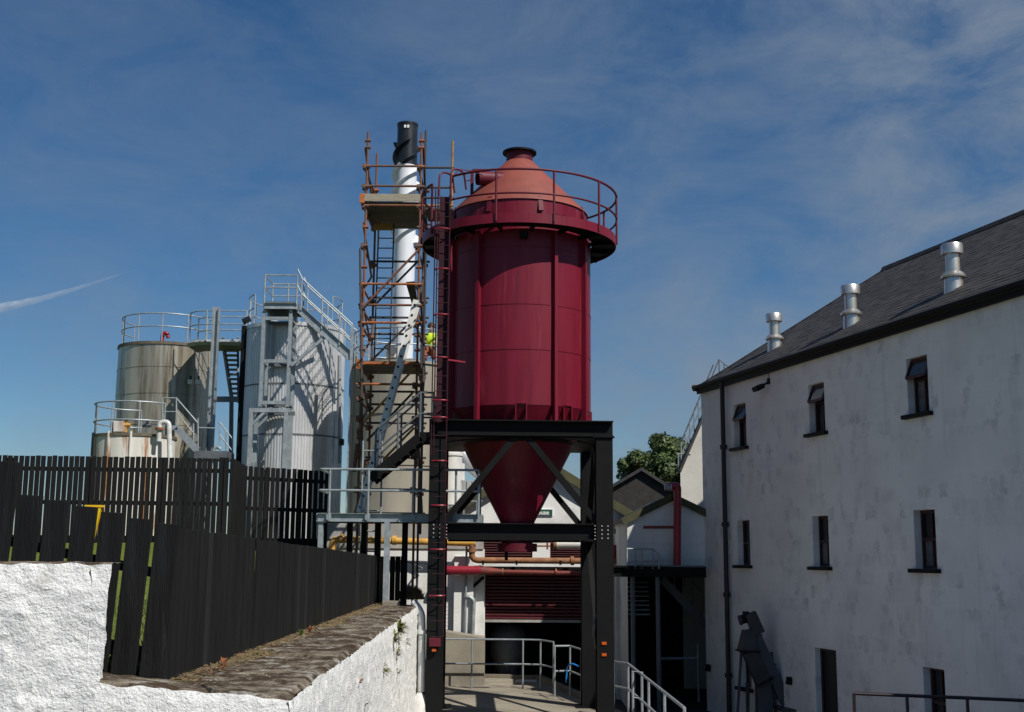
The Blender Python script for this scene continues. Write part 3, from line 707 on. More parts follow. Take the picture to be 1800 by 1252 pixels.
# drum, roof cone, neck, cap
DR = 1.5
MB().lathe([(DR, zwalk), (DR, zdrum-.03), (DR+.02, zdrum-.03), (DR+.02, zdrum)], SC, 80).build('drum', 'maroon', silo, 35)
roof = MB().lathe([(DR+.03, zdrum-.02), (DR+.02, zdrum+.012), (.31, zcone)], SC, 80).build('roof_cone', 'primer', silo, 35)
MB().lathe([(.295, zcone-.1), (.295, zcone+.2)], SC, 40).build('neck', 'maroon_dull', roof, 35)
MB().lathe([(.3, zcone+.2), (.38, zcone+.2), (.38, zcone+.24), (.29, zcone+.245), (.15, zcone+.3), (.0, zcone+.32)], SC, 40).build('cap_flange', 'black_steel', roof, 35)
# lifting lugs round the drum
for a in (-25, 17, 66, 110, 160, -70, -115, -160):
    q = cpt(SC, DR+.05, zdrum-.1, rad(a)); o_ = cpt(SC, DR-.02, zdrum-.1, rad(a)); MB().bar(V((q.x, q.y, zdrum-.28)), V((o_.x, o_.y, zdrum+.06)), .03, .1, up=V((0, 0, 1)).cross(q-o_)).build('lug', 'maroon_dull', silo)
# vent pipe stub on the roof
vp = P(862, 313, SC.y-.75)
vs_ = MB().tube([vp+V((-.28, -.05, -.02)), vp+V((.25, .15, .02))], .155, 20, caps=False).build('vent_pipe', 'maroon_dull', roof, 40)
MB().lathe([(.14, 0), (.0, 0)], (0, 0, 0), 16).build('vent_mouth', 'interior_shade', vs_).matrix_world  # near-black disc, the throat's shade as colour
th = vs_.children[0]; th.location = vp+V((-.2, -.04, -.02)); th.rotation_euler = (0, rad(-90), rad(10))
q = P(830, 300, SC.y-.55); fr_ = MB().bar(q, V((q.x, q.y, zdrum)), .07, .07, up=V((0, 1, 0))); fr_.bar(q, q+V((.35, 0, 0)), .06, .06); fr_.build('vent_bracket', 'maroon_dull', silo)
# ribs
RR = SR+.055
for k in range(4):
    for s in (-1, 1):
        a = rad(45+90*k+s*15.5)+TR*-1
        p = cpt(SC, RR, 0, a); out = (p-SC).normalized()
        rb = MB().bar(V((p.x, p.y, ztop)), V((p.x, p.y, zwalk-.05)), .075, .11, up=out).build('rib', 'maroon', silo)
        MB().bar(V((p.x, p.y, ztop+.001)), V((p.x, p.y, ztop+.02)), .2, .24, up=out).build('foot_plate', 'maroon_dull', rb)
# square support brackets below the shell
for a in (2, 40, 92, 180, -90):
    p = cpt(SC, SR-.03, 0, rad(a)); out = V((p.x-SC.x, p.y-SC.y, 0)).normalized(); sd_ = V((-out.y, out.x, 0)); mb = MB(); hw, z1 = .11, zcyl0+.03
    for s in (-1, 1): mb.bar(V((p.x, p.y, ztop))+sd_*hw*s, V((p.x, p.y, z1))+sd_*hw*s, .02, .1, up=out)
    mb.bar(V((p.x, p.y, z1))-sd_*hw, V((p.x, p.y, z1))+sd_*hw, .1, .02, up=V((0, 0, 1)))
    mb.build('foot_bracket', 'maroon', silo)
# walkway ring
WO, WI = 2.13, 1.62
wk = MB().lathe([(WI, zwalk), (WO, zwalk), (WO, zwalk+.03), (WI, zwalk+.03), (WI, zwalk)], SC, 80).build('walkway_deck', 'black_steel', silo, 35)
MB().lathe([(WO, zwalk-.06), (WO+.015, zwalk-.06), (WO+.015, zwalk+.14), (WO, zwalk+.14), (WO, zwalk-.06)], SC, 80).build('kick_plate', 'maroon', wk, 35)
for k in range(16):
    a = rad(22.5*k+9); p, q = cpt(SC, SR+.01, zwalk-.3, a), cpt(SC, WO-.02, zwalk-.01, a)
    MB().bar(V((p.x, p.y, zwalk-.05)), V((q.x, q.y, zwalk-.05)), .05, .08).build('bracket', 'black_steel', wk)
zr = zwalk+1.07
angs = [-13, 19, 51, 83, 115, 147, 179, 211, 243, 275, 300]
for a in angs:
    p = cpt(SC, WO+.03, zwalk-.02, rad(a)); T(p, V((p.x, p.y, zr)), .024).build('rail_post', 'maroon_dull', wk, 40)
for z in (zr, zwalk+.56):
    MB().tube(circ(SC, WO+.03, z, rad(-42), rad(300), 90), .026 if z == zr else .022).build('rail', 'maroon_dull', wk, 40)
for a in (-42, -60):
    MB().tube([cpt(SC, WO+.03, zr, rad(a)), cpt(SC, WO+.03, zwalk+.56, rad(a))], .024).build('rail_end', 'maroon_dull', wk, 40)
# small lamp box below the walkway
q = cpt(SC, SR+.12, zwalk-.2, rad(3)); MB().box(q-V((.09, .06, .07)), q+V((.09, .06, .06))).build('junction_box', 'black_steel', silo)

# ladder and riser at the left front
ya = YT-.24
lx0 = P(773, 800, ya).x
lad = MB().channel(V((lx0+.01, ya, ZZ(770, 742, ya))), V((lx0+.01, ya, ZZ(778, 345, ya))), .1, .2, .012, up=rx, side=1).build('riser_channel', 'maroon_shaded', silo)
for dx in (-.17, -.12, .13):
    T(V((lx0+dx, ya-.06, ZZ(770, 1120, ya) if dx > 0 else ZZ(770, 800, ya))), V((lx0+dx, ya-.06, ZZ(778, 335, ya))), .0125, 6).build('stile', 'maroon_shaded', silo, 40)
for k in range(34):
    z = ZZ(778, 350, ya)-.3*k-.1
    if z > ZZ(770, 1120, ya): T(V((lx0-.11, ya-.06, z)), V((lx0+.12, ya-.06, z)), .008, 6).build('rung', 'maroon_shaded', silo, 40)
for py in (405, 475, 555, 630, 705, 735, 811, 889, 966, 1047):
    z = ZZ(773, py, ya); c_ = V((lx0+.0, ya-.06, z)); pts = [c_+V((-.14+.0, .06, 0)), c_+V((-.16, -.06, 0)), c_+V((0, -.1, 0)), c_+V((.13, -.06, 0)), c_+V((.14, .08, 0))]
    MB().tube(arc(pts, .06), .016, 6).build('ladder_bracket', 'red_pipe', silo, 40)
z = ZZ(763, 1129, ya); MB().box((lx0-.14, ya-.08, z-.08), (lx0+.08, ya+.06, z+.08)).build('terminal_box', 'maroon_dull', silo, bevel=.01)
MB().bar(P(784, 632, ya), P(818, 637, ya+.1), .03, .03).build('stay', 'red_pipe', silo)
for dx, top in ((-.1, 306), (.14, 300)):      # stiles bent over at the walkway
    zt = ZZ(785, top, ya+.1); MB().tube(arc([V((lx0+dx, ya-.06, ZZ(778, 345, ya))), V((lx0+dx, ya-.06, zt)), V((lx0+dx+.25, ya+.2, zt+.03)), V((lx0+dx+.3, ya+.3, zt-.35))], .2), .02).build('stile_hoop', 'maroon_dull', silo, 40)
# stray hoops and cable over the rail top
MB().tube(arc([P(790, 330, 24.2), P(805, 297, 24.3), P(825, 300, 24.4), P(848, 308, 24.6)], .3), .012).build('cable', 'maroon_dull', silo, 40)
MB().tube(arc([P(818, 305, 24.4), P(815, 318, 24.4), P(828, 318, 24.4), P(830, 304, 24.4)], .12), .012).build('cable', 'maroon_dull', silo, 40)

# ================================================================== WHITE WAREHOUSE
dd = ray(314, 973); uW = -V((dd.x, dd.y, 0)).normalized(); nW = V((uW.y, -uW.x, 0)); nW = nW if nW.x < 0 else -nW
K = P(1238, 985, 29.4); K.z = 0
warehouse_material(math.atan2(uW.y, uW.x))
eave = ZZ(1238, 682, 29.4)
wh = thing('warehouse', 'large whitewashed warehouse with dark slate roof and three rows of small windows', 'warehouse', K)
def wall_u(px, py=985):
    d = ray(px, py); n = nW; t = (V((K.x, K.y, CAMZ))-V((0, 0, CAMZ))).dot(n)/d.dot(n); q = V((0, 0, CAMZ))+d*t
    return (V((q.x, q.y, 0))-K).dot(uW), q.z
ops = []; winspec = []
for row in (((1290, 712, 790, 1310), (1421, 677, 764, 1448), (1592, 630, 729, 1630)), ((1296, 917, 993, 1317), (1427, 909, 996, 1456), (1606, 898, 1000, 1642))):
    for (x0, y0, y1, x1) in row:
        u0, zt = wall_u(x0, y0); u1, _ = wall_u(x1, y0); _, zb_ = wall_u(x0, y1); um = (u0+u1)/2
        winspec.append((um-.31, um+.31, zb_, zb_+1.0, row[0][1] == 712))
    zs_ = [w_[2] for w_ in winspec[-3:]]; zavg = sum(zs_)/3
    for i in range(-3, 0): w_ = winspec[i]; winspec[i] = (w_[0], w_[1], zavg, zavg+1.0, w_[4])
u0, zt = wall_u(1622, 1172); u1, _ = wall_u(1657, 1172); winspec.append((u0, u0+.6, zt-1.15, zt, False))
u0, zt = wall_u(1300, 1128); winspec.append((u0, u0+.55, zt-.98, zt, False))
ud0, zdt = wall_u(1432, 1138); ud1, _ = wall_u(1467, 1138)
ops = [(a_, b_, c_, d_) for a_, b_, c_, d_, _ in winspec]+[(ud0, ud1+.05, -.1, zdt)]
WL = 24.0
mb = MB(); wpt = facade(mb, K, uW, nW, WL, -.1, eave, ops, .24); mb.build('side_wall', 'limewash', wh)
# gable wall at the far end
wHalf = 5.2; gdir = -nW; rise = ZZ(1560, 478, 30.8)-eave-.1
g = MB(); gp = [K, K+gdir*wHalf*2]; z_ = lambda p, z: V((p.x, p.y, z))
g.quad([z_(gp[0], -.1), z_(gp[1], -.1), z_(gp[1], eave), z_(K+gdir*wHalf, eave+rise), z_(gp[0], eave)])
o2 = K+uW*WL; g.quad([z_(o2, -.1), z_(o2+gdir*wHalf*2, -.1), z_(o2+gdir*wHalf*2, eave), z_(o2+gdir*wHalf, eave+rise), z_(o2, eave)])
g.quad([z_(gp[1], -.1), z_(o2+gdir*wHalf*2, -.1), z_(o2+gdir*wHalf*2, eave), z_(gp[1], eave)])
g.build('gable_wall', 'limewash', wh)
# near-black sheets that paint the shade of rooms behind the openings
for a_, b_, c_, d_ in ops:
    inn_ = MB(); inn_.quad([wpt(a_-.1, c_-.1, .35), wpt(b_+.1, c_-.1, .35), wpt(b_+.1, d_+.1, .35), wpt(a_-.1, d_+.1, .35)]); inn_.build('room_shade', 'interior_shade', wh)
for (a_, b_, c_, d_, hop) in winspec:
    dep = .17; um = (a_+b_)/2
    fm = MB(); fw = .05
    for (p, q) in (((a_, c_), (a_, d_)), ((b_, c_), (b_, d_))):
        s = fw/2 if p[0] == a_ else -fw/2
        fm.bar(wpt(p[0]+s, p[1], dep), wpt(q[0]+s, q[1], dep), fw, .06, up=nW)
    zm = c_+(d_-c_)*(.62 if hop else .5)
    for zz in (c_+fw/2, d_-fw/2, zm): fm.bar(wpt(a_+fw, zz, dep-.002), wpt(b_-fw, zz, dep-.002), .055, .05, up=nW)
    fm.bar(wpt(um, c_+fw, dep-.004), wpt(um, zm-.03 if hop else d_-fw, dep-.004), .04, .05, up=nW)
    win = fm.build('window', 'window_maroon', wh)
    MB().bar(wpt(a_-.1, c_-.035, -.02), wpt(b_+.1, c_-.035, -.02), .16, .07, up=Z3).build('sill', 'gutter_black', win)
    for (l, r_, lo, hi) in ((a_+fw, um-.02, c_+fw, zm-.03), (um+.02, b_-fw, c_+fw, zm-.03)):
        MB().quad([wpt(l, lo, dep+.01), wpt(r_, lo, dep+.01), wpt(r_, hi, dep+.01), wpt(l, hi, dep+.01)]) if False else None
        m_ = MB(); m_.quad([wpt(l, lo, dep+.01), wpt(r_, lo, dep+.01), wpt(r_, hi, dep+.01), wpt(l, hi, dep+.01)]); m_.build('pane', 'dusty_glass' if random.random() < .55 else 'lead_glass', win)
    if hop:   # top light swung outwards
        hp = MB(); t0, t1 = -.0, -.16
        A1, B1, A2, B2 = wpt(a_+.03, d_-.03, .1), wpt(b_-.03, d_-.03, .1), wpt(a_+.03, zm+.03, -.03), wpt(b_-.03, zm+.03, -.03)
        for p, q in ((A1, B1), (A2, B2), (A1, A2), (B1, B2)): hp.bar(p, q, .05, .04, up=nW)
        ho = hp.build('hopper_light', 'window_maroon', win)
        m_ = MB(); m_.quad([A1, B1, B2, A2]); m_.build('pane', 'lead_glass', win)
    else:
        m_ = MB(); m_.quad([wpt(a_+fw, zm+.03, dep+.01), wpt(b_-fw, zm+.03, dep+.01), wpt(b_-fw, d_-fw, dep+.01), wpt(a_+fw, d_-fw, dep+.01)]); m_.build('pane', 'lead_glass', win)
# door
dm = MB(); dw = (ud1+.05-ud0)
do = MB(); do.bar(wpt(ud0, -.1, .15), wpt(ud0, zdt, .15), .14, .06, up=nW); do.bar(wpt(ud1+.05, -.1, .15), wpt(ud1+.05, zdt, .15), .14, .06, up=nW); do.bar(wpt(ud0+.07, zdt-.03, .15), wpt(ud1-.02, zdt-.03, .15), .06, .06, up=nW)
do = do.build('door', 'gutter_maroon', wh)
for k in range(5):
    a_ = ud0+.07+(dw-.14)*k/5; b_ = ud0+.07+(dw-.14)*(k+1)/5-.006; d1 = MB(); d1.bar(wpt((a_+b_)/2, -.08, .17), wpt((a_+b_)/2, zdt-.06, .17), b_-a_, .03, up=nW); d1.build('board', 'door_black', do)
# roof
rdir = (gdir*wHalf+V((0, 0, rise))); rl = rdir.length; rdir.normalize(); rn = rdir.cross(uW).normalized(); rn = rn if rn.z > 0 else -rn
E0 = z_(K, eave+.06)-rdir*.15-uW*.05
def rpt(u, v, h=0): return E0+uW*u+rdir*v+rn*h
TL = rl+.32; TU = WL+.5
rf = MB()
rf.hexa([rpt(0, 0, -.05), rpt(TU, 0, -.05), rpt(TU, TL, -.05), rpt(0, TL, -.05), rpt(0, 0, 0), rpt(TU, 0, 0), rpt(TU, TL, 0), rpt(0, TL, 0)])
ap = rpt(0, TL, 0); bd = V((gdir.x*rdir.dot(gdir), gdir.y*rdir.dot(gdir), -rdir.z)); bk = [rpt(0, TL), rpt(TU, TL), rpt(TU, TL)+bd*TL, rpt(0, TL)+bd*TL]
rf.hexa([p-V((0, 0, .06)) for p in bk]+bk)
rfo = rf.build('roof', 'slate', wh)
slm_ = MB(); nc = 31; ex = TL/nc
for i in range(nc):
    nsl = int(TU/.27); offs = .135*(i % 2)
    for k in range(nsl):
        a_ = k*.27+offs; b_ = a_+.264
        if a_ < 0 or b_ > TU: b_ = min(b_, TU)
        v0 = i*ex-.03; v1 = v0+ex*1.25; h0_ = .013+random.uniform(-.003, .004); j = random.uniform(-.008, .008)
        slm_.hexa([rpt(a_, v0+j, .004), rpt(b_, v0+j, .004), rpt(b_, v1, -.002), rpt(a_, v1, -.002), rpt(a_, v0+j, h0_), rpt(b_, v0+j, h0_), rpt(b_, v1, .006), rpt(a_, v1, .006)])
tag(slm_.build('slates', 'slate', rfo), kind='stuff')
for k in range(40):
    a_ = .6*k; MB().prism([rpt(a_+.01, TL-.12, .03), rpt(a_+.01, TL+.01, .1), rpt(a_+.01, TL+.02, .1)+bd*.12, rpt(a_+.01, TL, .02)], uW*.58).build('ridge_tile', 'slate', rfo) if a_ < TU-.6 else None
MB().bar(rpt(-.02, 0, -.04), rpt(-.02, TL, -.04), .05, .14, up=rn).build('verge_board', 'gutter_black', rfo)
MB().bar(z_(K, eave-.06)+nW*.07-uW*.05, z_(K+uW*WL, eave-.06)+nW*.07, .05, .2).build('fascia', 'gutter_black', rfo)
gut = MB(); pts = [z_(K, eave+.0)+nW*.14-uW*.06, z_(K+uW*WL, eave+.0)+nW*.14]; gut.tube(pts, .055, 10); gut.build('gutter', 'gutter_black', rfo, 40)
sf = MB(); sf.quad([z_(K, eave-.15)-uW*.04, z_(K+uW*WL, eave-.15), z_(K+uW*WL, eave-.15)+nW*.09, z_(K, eave-.15)+nW*.09-uW*.04]); sf.build('soffit', 'gutter_black', rfo)
# moss tuft on the gutter end is only a spot of colour
q = pts[0]; MB().lathe([(.0, .09), (.07, .06), (.08, 0), (.05, -.08)], q, 10).build('gutter_end', 'moss_barge', rfo, 50)
# downpipe
ud, _ = wall_u(1283, 985)
dp = MB().tube([z_(K+uW*ud, eave-.05)+nW*.1, z_(K+uW*ud, -.1)+nW*.1], .055, 12).build('downpipe', 'gutter_maroon', wh, 40)
for zz in (.8, 2.6, 4.2, 6.0): MB().lathe([(.085, 0), (.085, .1)], z_(K+uW*ud, zz)+nW*.1, 12, cap=True).build('pipe_collar', 'gutter_maroon', dp, 40)
# flood light
uf_, zf = wall_u(1350, 680)
fl = thing('floodlight', 'small black floodlight on the warehouse wall under the eaves', 'floodlight', wpt(uf_, zf))
MB().bar(wpt(uf_+.06, zf+.1), wpt(uf_+.06, zf-.02, -.22), .04, .04).build('arm', 'gutter_black', fl)
MB().bar(wpt(uf_-.16, zf-.03, -.22), wpt(uf_+.1, zf-.03, -.22), .2, .11, up=(Z3+nW*.5)).build('lamp_head', 'gutter_black', fl, bevel=.02)
MB().bar(wpt(uf_+.06, zf+.05), wpt(uf_+.06, zf+.18), .1, .06, up=nW).build('wall_box', 'gutter_black', fl)
MB().tube([wpt(uf_+.07, zf+.18, -.012), wpt(uf_+.07, eave-.1, -.012)], .008, 5).build('cable', 'galv_dark', fl)
# roof vents
for px, py, lab in ((1362, 612, 'shiny steel mushroom vent nearest the far end of the slate roof'), (1497, 571, 'shiny steel mushroom vent, middle of the three on the slate roof'), (1677, 508, 'shiny steel mushroom vent nearest the camera on the slate roof')):
    d = ray(px, py); t = (E0-V((0, 0, CAMZ))).dot(rn)/d.dot(rn); q = V((0, 0, CAMZ))+d*t
    vt = thing('roof_vent', lab, 'roof vent', q, 'steel vents on the slate roof')
    sl_ = .22*rise/wHalf+.02
    MB().lathe([(.18, -sl_), (.16, .22)], q, 32).build('base', 'stainless', vt, 40)
    MB().lathe([(.16, .22), (.215, .2), (.22, .235), (.15, .31)], q, 32).build('storm_collar', 'stainless', vt, 40)
    MB().lathe([(.125, .3), (.125, .68)], q, 32).build('tube', 'stainless', vt, 40)
    MB().lathe([(.115, .66), (.19, .64), (.195, .8), (.18, .83), (0, .85)], q, 32).build('cap', 'stainless', vt, 40)

# ================================================================== GABLED BUILDING BEHIND THE TOWER
YB = 33.0
bl = P(797, 985, YB).x; br_ = P(1099, 985, YB).x; ez = ZZ(1098, 903, YB); apx = (bl+br_)/2; az = ez+(br_-bl)/2*.6
gb_ = thing('boiler_house', 'white gabled building with maroon roller door behind the silo tower', 'building', (apx, YB, .1))
dx0, dx1 = P(852, 1100, YB).x, P(1024, 1100, YB).x; dz1 = ZZ(930, 1008, YB)
lv1 = (P(850, 960, YB).x-bl, P(936, 960, YB).x-bl, ZZ(890, 981, YB), ZZ(890, 946, YB)); lv2 = (P(967, 960, YB).x-bl, P(1022, 960, YB).x-bl, ZZ(990, 985, YB), ZZ(990, 955, YB))
mb = MB(); fpt = facade(mb, V((bl, YB, 0)), V((1, 0, 0)), V((0, -1, 0)), br_-bl, -.1, ez, [(dx0-bl, dx1-bl, -.1, dz1), lv1, lv2], .2)
mb.quad([(bl, YB, ez), (br_, YB, ez), (apx, YB, az)])
mb.quad([(br_, YB, -.1), (br_, YB+9, -.1), (br_, YB+9, ez), (br_, YB, ez)]); mb.quad([(bl, YB, -.1), (bl, YB+9, -.1), (bl, YB+9, ez), (bl, YB, ez)])
mb.build('wall', 'whitewash', gb_)
for s in (-1, 1):
    e_ = V((apx+s*((br_-bl)/2+.22), YB-.18, ez-.1)); a_ = V((apx, YB-.18, az+.03)); mb = MB()
    mb.hexa([e_, a_, a_+V((0, 9.3, 0)), e_+V((0, 9.3, 0)), e_+V((0, 0, .1)), a_+V((0, 0, .1)), a_+V((0, 9.3, .1)), e_+V((0, 9.3, .1))])
    r_ = mb.build('roof', 'slate', gb_)
    MB().bar(e_+V((0, -.03, .02)), a_+V((0, -.03, .02)), .05, .22, up=Z3).build('barge_board', 'moss_barge', r_)
    MB().tube([e_+V((s*.03, -.08, .02)), e_+V((s*.03, 9, .02))], .07, 8).build('gutter', 'moss_barge', r_, 40)
# roller shutter, half open: every lath is a piece
zs0 = ZZ(930, 1090, YB); nl = 14; lz = (dz1-zs0)/nl
for k in range(nl):
    z0 = zs0+lz*k; m_ = MB().prism([V((dx0, YB+.14, z0+.006)), V((dx0, YB+.102, z0+lz*.25)), V((dx0, YB+.102, z0+lz*.7)), V((dx0, YB+.14, z0+lz-.006))], (dx1-dx0, 0, 0)); m_.build('shutter_lath', 'shutter', gb_)
MB().box((dx0, YB+.09, zs0-.07), (dx1, YB+.15, zs0-.002)).build('shutter_rail', 'parapet', gb_)
for lv in (lv1, lv2):
    n_ = 8
    for k in range(n_):
        z0 = lv[2]+(lv[3]-lv[2])*k/n_; h_ = (lv[3]-lv[2])/n_
        MB().prism([V((bl+lv[0], YB+.02, z0)), V((bl+lv[0], YB+.1, z0+h_*.9)), V((bl+lv[0], YB+.115, z0+h_*.85)), V((bl+lv[0], YB+.035, z0-.01))], (lv[1]-lv[0], 0, 0)).build('louvre_slat', 'louvre_shaded', gb_)
    MB().box((bl+lv[0], YB+.2, lv[2]), (bl+lv[1], YB+.24, lv[3])).build('louvre_back', 'interior_shade', gb_)
# hall behind the shutter, its shade painted as near-black walls
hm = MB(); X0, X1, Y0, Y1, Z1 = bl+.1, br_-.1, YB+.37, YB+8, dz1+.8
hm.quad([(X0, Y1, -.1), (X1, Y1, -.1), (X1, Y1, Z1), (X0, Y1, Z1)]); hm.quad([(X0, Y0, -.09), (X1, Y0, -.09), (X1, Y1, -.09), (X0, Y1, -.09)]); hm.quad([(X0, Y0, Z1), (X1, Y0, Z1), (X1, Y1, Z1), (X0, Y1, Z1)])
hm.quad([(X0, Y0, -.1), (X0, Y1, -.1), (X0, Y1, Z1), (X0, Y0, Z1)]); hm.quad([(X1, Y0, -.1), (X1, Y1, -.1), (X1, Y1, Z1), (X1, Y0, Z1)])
hm.build('hall_lining', 'interior_shade', gb_)
# vessel dimly seen in the hall
vs0 = thing('process_vessel', 'rounded grey vessel dimly visible inside the half open roller door', 'vessel', (P(893, 1150, YB+1.5).x, YB+1.5, -.05))
vc = V((P(893, 1150, YB+1.5).x, YB+1.5, 0)); MB().lathe([(.25, .0), (.35, .45), (.5, .75), (.5, 1.35), (.35, 1.55), (.1, 1.62), (.1, 1.8), (0, 1.8)], vc, 28).build('body', 'galv_dark', vs0, 40)
for k in range(3): T(cpt(vc, .4, -.08, k*2.1), cpt(vc, .4, .7, k*2.1), .03).build('leg', 'galv_dark', vs0, 40)
# sign
sg = P(944, 901, YB-.06); sh_ = thing('sign', 'small dark green sign with white letters on the white gable', 'sign', (sg.x, YB-.06, sg.z))
sw = P(971, 901, YB-.06).x; sx0 = sw-1.05; z0 = ZZ(960, 906, YB); z1 = ZZ(960, 896, YB)
MB().box((sx0, YB-.05, z0), (sw, YB-.005, z1)).build('board', 'sign_green', sh_)
MB().box((sx0-.015, YB-.04, z0-.015), (sw+.015, YB-.004, z1+.015)).build('border', 'sign_white', sh_)
def text_mesh(s, size, loc, mat, parent, name='lettering'):
    cu = bpy.data.curves.new('txt', 'FONT'); cu.body = s; cu.size = size; cu.extrude = .004; cu.offset = size*.022
    ob = bpy.data.objects.new('txt', cu); COL.objects.link(ob); dg = bpy.context.evaluated_depsgraph_get(); me = bpy.data.meshes.new_from_object(ob.evaluated_get(dg))
    bpy.data.objects.remove(ob); me.materials.clear(); me.materials.append(MATS[mat]); o = bpy.data.objects.new(name, me); link(o, parent, V(loc)); o.rotation_euler = (PI/2, 0, 0); return o
text_mesh('Boiler House', .168, (sx0+.06, YB-.056, z0+.02), 'sign_white', sh_)

# flat-roofed annex to the left
al = P(560, 985, YB-.2).x; ar = bl+.02; at_ = ZZ(740, 922, YB-.2); ab = ZZ(740, 948, YB-.2)
an = thing('annex', 'low white flat roofed annex with grey concrete parapet left of the roller door', 'annex', ((al+ar)/2, YB, 0))
MB().box((al, YB-.12, -.1), (dx0-.02, YB-.003, ab-.25)).build('wall', 'whitewash', an)
MB().box((al, YB-.11, -.1), (bl-.01, YB+6, ab)).build('block', 'whitewash', an)
MB().box((al, YB-.2, ab), (ar-.05, YB+.1, at_)).build('parapet', 'parapet', an)
MB().box((al, YB-.16, ab-.25), (dx0-.05, YB-.004, ab-.005)).build('band', 'parapet', an)
for px in (652, 735, 795):
    p = P(px, 915, YB-.1); MB().box((p.x-.06, YB-.12, at_), (p.x+.06, YB+.02, at_+.14)).build('stud', 'rust_red_pipe', an)
px_ = P(800, 1000, YB-.3).x; MB().box((px_-.02, YB-.32, -.1), (px_+.5, YB-.12, ab-.45)).build('pilaster', 'whitewash', an)
# white tiles strip
p = P(782, 1060, YB-.13)
for k in range(9): MB().box((p.x+.0, YB-.15, p.z-.1*k*1.0), (p.x+.22, YB-.123, p.z-.1*k+.088)).build('tile', 'whitewash', an)
# low buff parapet of the ramp
q0, q1 = P(776, 1188, 31.6), P(851, 1188, 31.6); zt0, zt1 = ZZ(776, 1110, 31.6), ZZ(851, 1122, 31.6)
pw = MB().prism([V((q0.x, 31.6, 0)), V((q1.x, 31.6, 0)), V((q1.x, 31.6, zt1)), V((q0.x, 31.6, zt0))], (0, .8, 0)); pw = pw.build('low_wall', 'concrete'); tag(pw, 'low buff concrete wall beside the roller door behind the rails', 'wall')
# pipes on the facade
def pipe(name, label, pts, r, mat, flanges=(), rr=.2, n=10):
    root = thing(name, label, 'pipe', pts[0])
    MB().tube(arc(pts, rr), r, n).build('pipe_run', mat, root, 50)
    for a_, b_ in flanges: MB().tube([a_, b_], r*1.45, n).build('flange', mat, root, 40)
    return root
YPp = 32.45
q = lambda px, py: P(px, py, YPp)
fl_ = [(q(690, 950), q(697, 950)), (q(598, 947), q(603, 947))]
pr = pipe('yellow_pipe', 'long yellow gas pipe running across the wall behind the tower leg', [q(583, 970), q(585, 948), q(836, 955)], .09, 'yellow_pipe', fl_)
pr2 = pipe('rusty_pipe', 'rust brown pipe with a bend running under the black cross beam to the right', [q(834, 955), q(830, 958), q(829, 985), q(1116, 987)], .085, 'rust_pipe', [(q(1003, 986), q(1009, 986)), (q(829, 965), q(829, 971))], .35)
MB().tube([q(1100, 987), q(1120, 990)], [.1, .03]).build('nozzle', 'rust_pipe', pr2, 40)
pr3 = pipe('red_pipe', 'bright red pipe tapering to a thin rusty one above the roller door', [q(778, 1003), q(846, 1003)], .125, 'red_pipe')
MB().tube([q(843, 1003), q(880, 1005), q(882, 1005)], [.125, .07, .06], 12).build('reducer', 'rust_red_pipe', pr3, 40); T(q(880, 1005), q(1022, 1008), .058).build('thin_pipe', 'rust_red_pipe', pr3, 40)
for px in (882, 976): MB().tube([q(px, 1005), q(px+3, 1005)], .085).build('clamp', 'rust_pipe', pr3, 40)
pipe('conduit', 'thin grey conduit running up the white annex wall', [P(817, 1135, YB-.4), P(820, 975, YB-.4), P(820, 960, YB-.4)], .03, 'galv')
pipe('drain_pipe', 'grey waste pipe with a swan neck on the white annex wall', [P(830, 1130, YB-.4), P(833, 1055, YB-.4), P(824, 1049, YB-.4), P(819, 1050, YB-.4)], .055, 'galv', rr=.12)
pipe('conduit', 'thin brown conduit hanging from the yellow pipe beside the tower leg', [q(783, 995), q(783, 970), q(781, 958)], .04, 'rust_pipe')
pipe('cable', 'black cable looping across the annex wall left of the tower leg', [P(712, 985, YB-.25), P(745, 1000, YB-.25), P(735, 1003, YB-.25), P(716, 1030, YB-.25)], .02, 'galv_dark', rr=.4)
pipe('cable', 'pale cable running along the annex wall above the roller door', [P(700, 985, YB-.25), P(760, 993, YB-.25), P(850, 995, YB-.25)], .018, 'galv', rr=.4)
# dark service ledge over the door
cd0, cd1 = P(836, 997, 32.72), P(1088, 999, 32.72)
cn = thing('service_ledge', 'dark steel service ledge carrying pipes over the roller door', 'ledge', (0, 32.4, cd0.z))
MB().box((cd0.x, 32.72, cd0.z-.09), (cd1.x, YB-.02, cd0.z+.02)).build('deck', 'black_steel', cn)
MB().bar(P(838, 1005, 32.69), P(1085, 1006, 32.69), .05, .1).build('edge_beam', 'black_steel', cn)
for px in (849, 908, 985, 1065):
    p = P(px, 992, YPp+.05); MB().bar(V((p.x, YPp+.05, p.z-.02)), V((p.x, YPp+.05, p.z+.1)), .05, .3, up=V((0, 1, 0))).build('pipe_bracket', 'black_steel', cn)
MB().bar(P(822, 1040, 32.85), P(850, 1015, 32.7), .07, .07).build('strut', 'black_steel', cn)
# grey actuator
ac = thing('actuator', 'horizontal grey cylinder with brown brackets under the hopper beam', 'actuator', P(1000, 957, 29.0))
MB().tube([P(977, 957, 29), P(1021, 957, 29)], .1, 14).build('cylinder', 'alu', ac, 40); MB().tube([P(973, 957, 29), P(978, 957, 29)], .13, 14).build('end_cap', 'rust_pipe', ac, 40)
for py in (953, 960): T(P(935, py, 29), P(974, py, 29), .02).build('rod', 'rust_pipe', ac, 40)
for px in (962, 970): MB().bar(P(px, 950, 29), P(px, 966, 29), .04, .05).build('bracket', 'rust_red_pipe', ac)
MB().bar(P(890, 952, 29), P(890, 985, 29), .08, .08).build('hanger', 'black_steel', ac); MB().bar(P(888, 953, 29), P(935, 953, 29), .1, .06).build('crossbar', 'maroon_dull', ac)

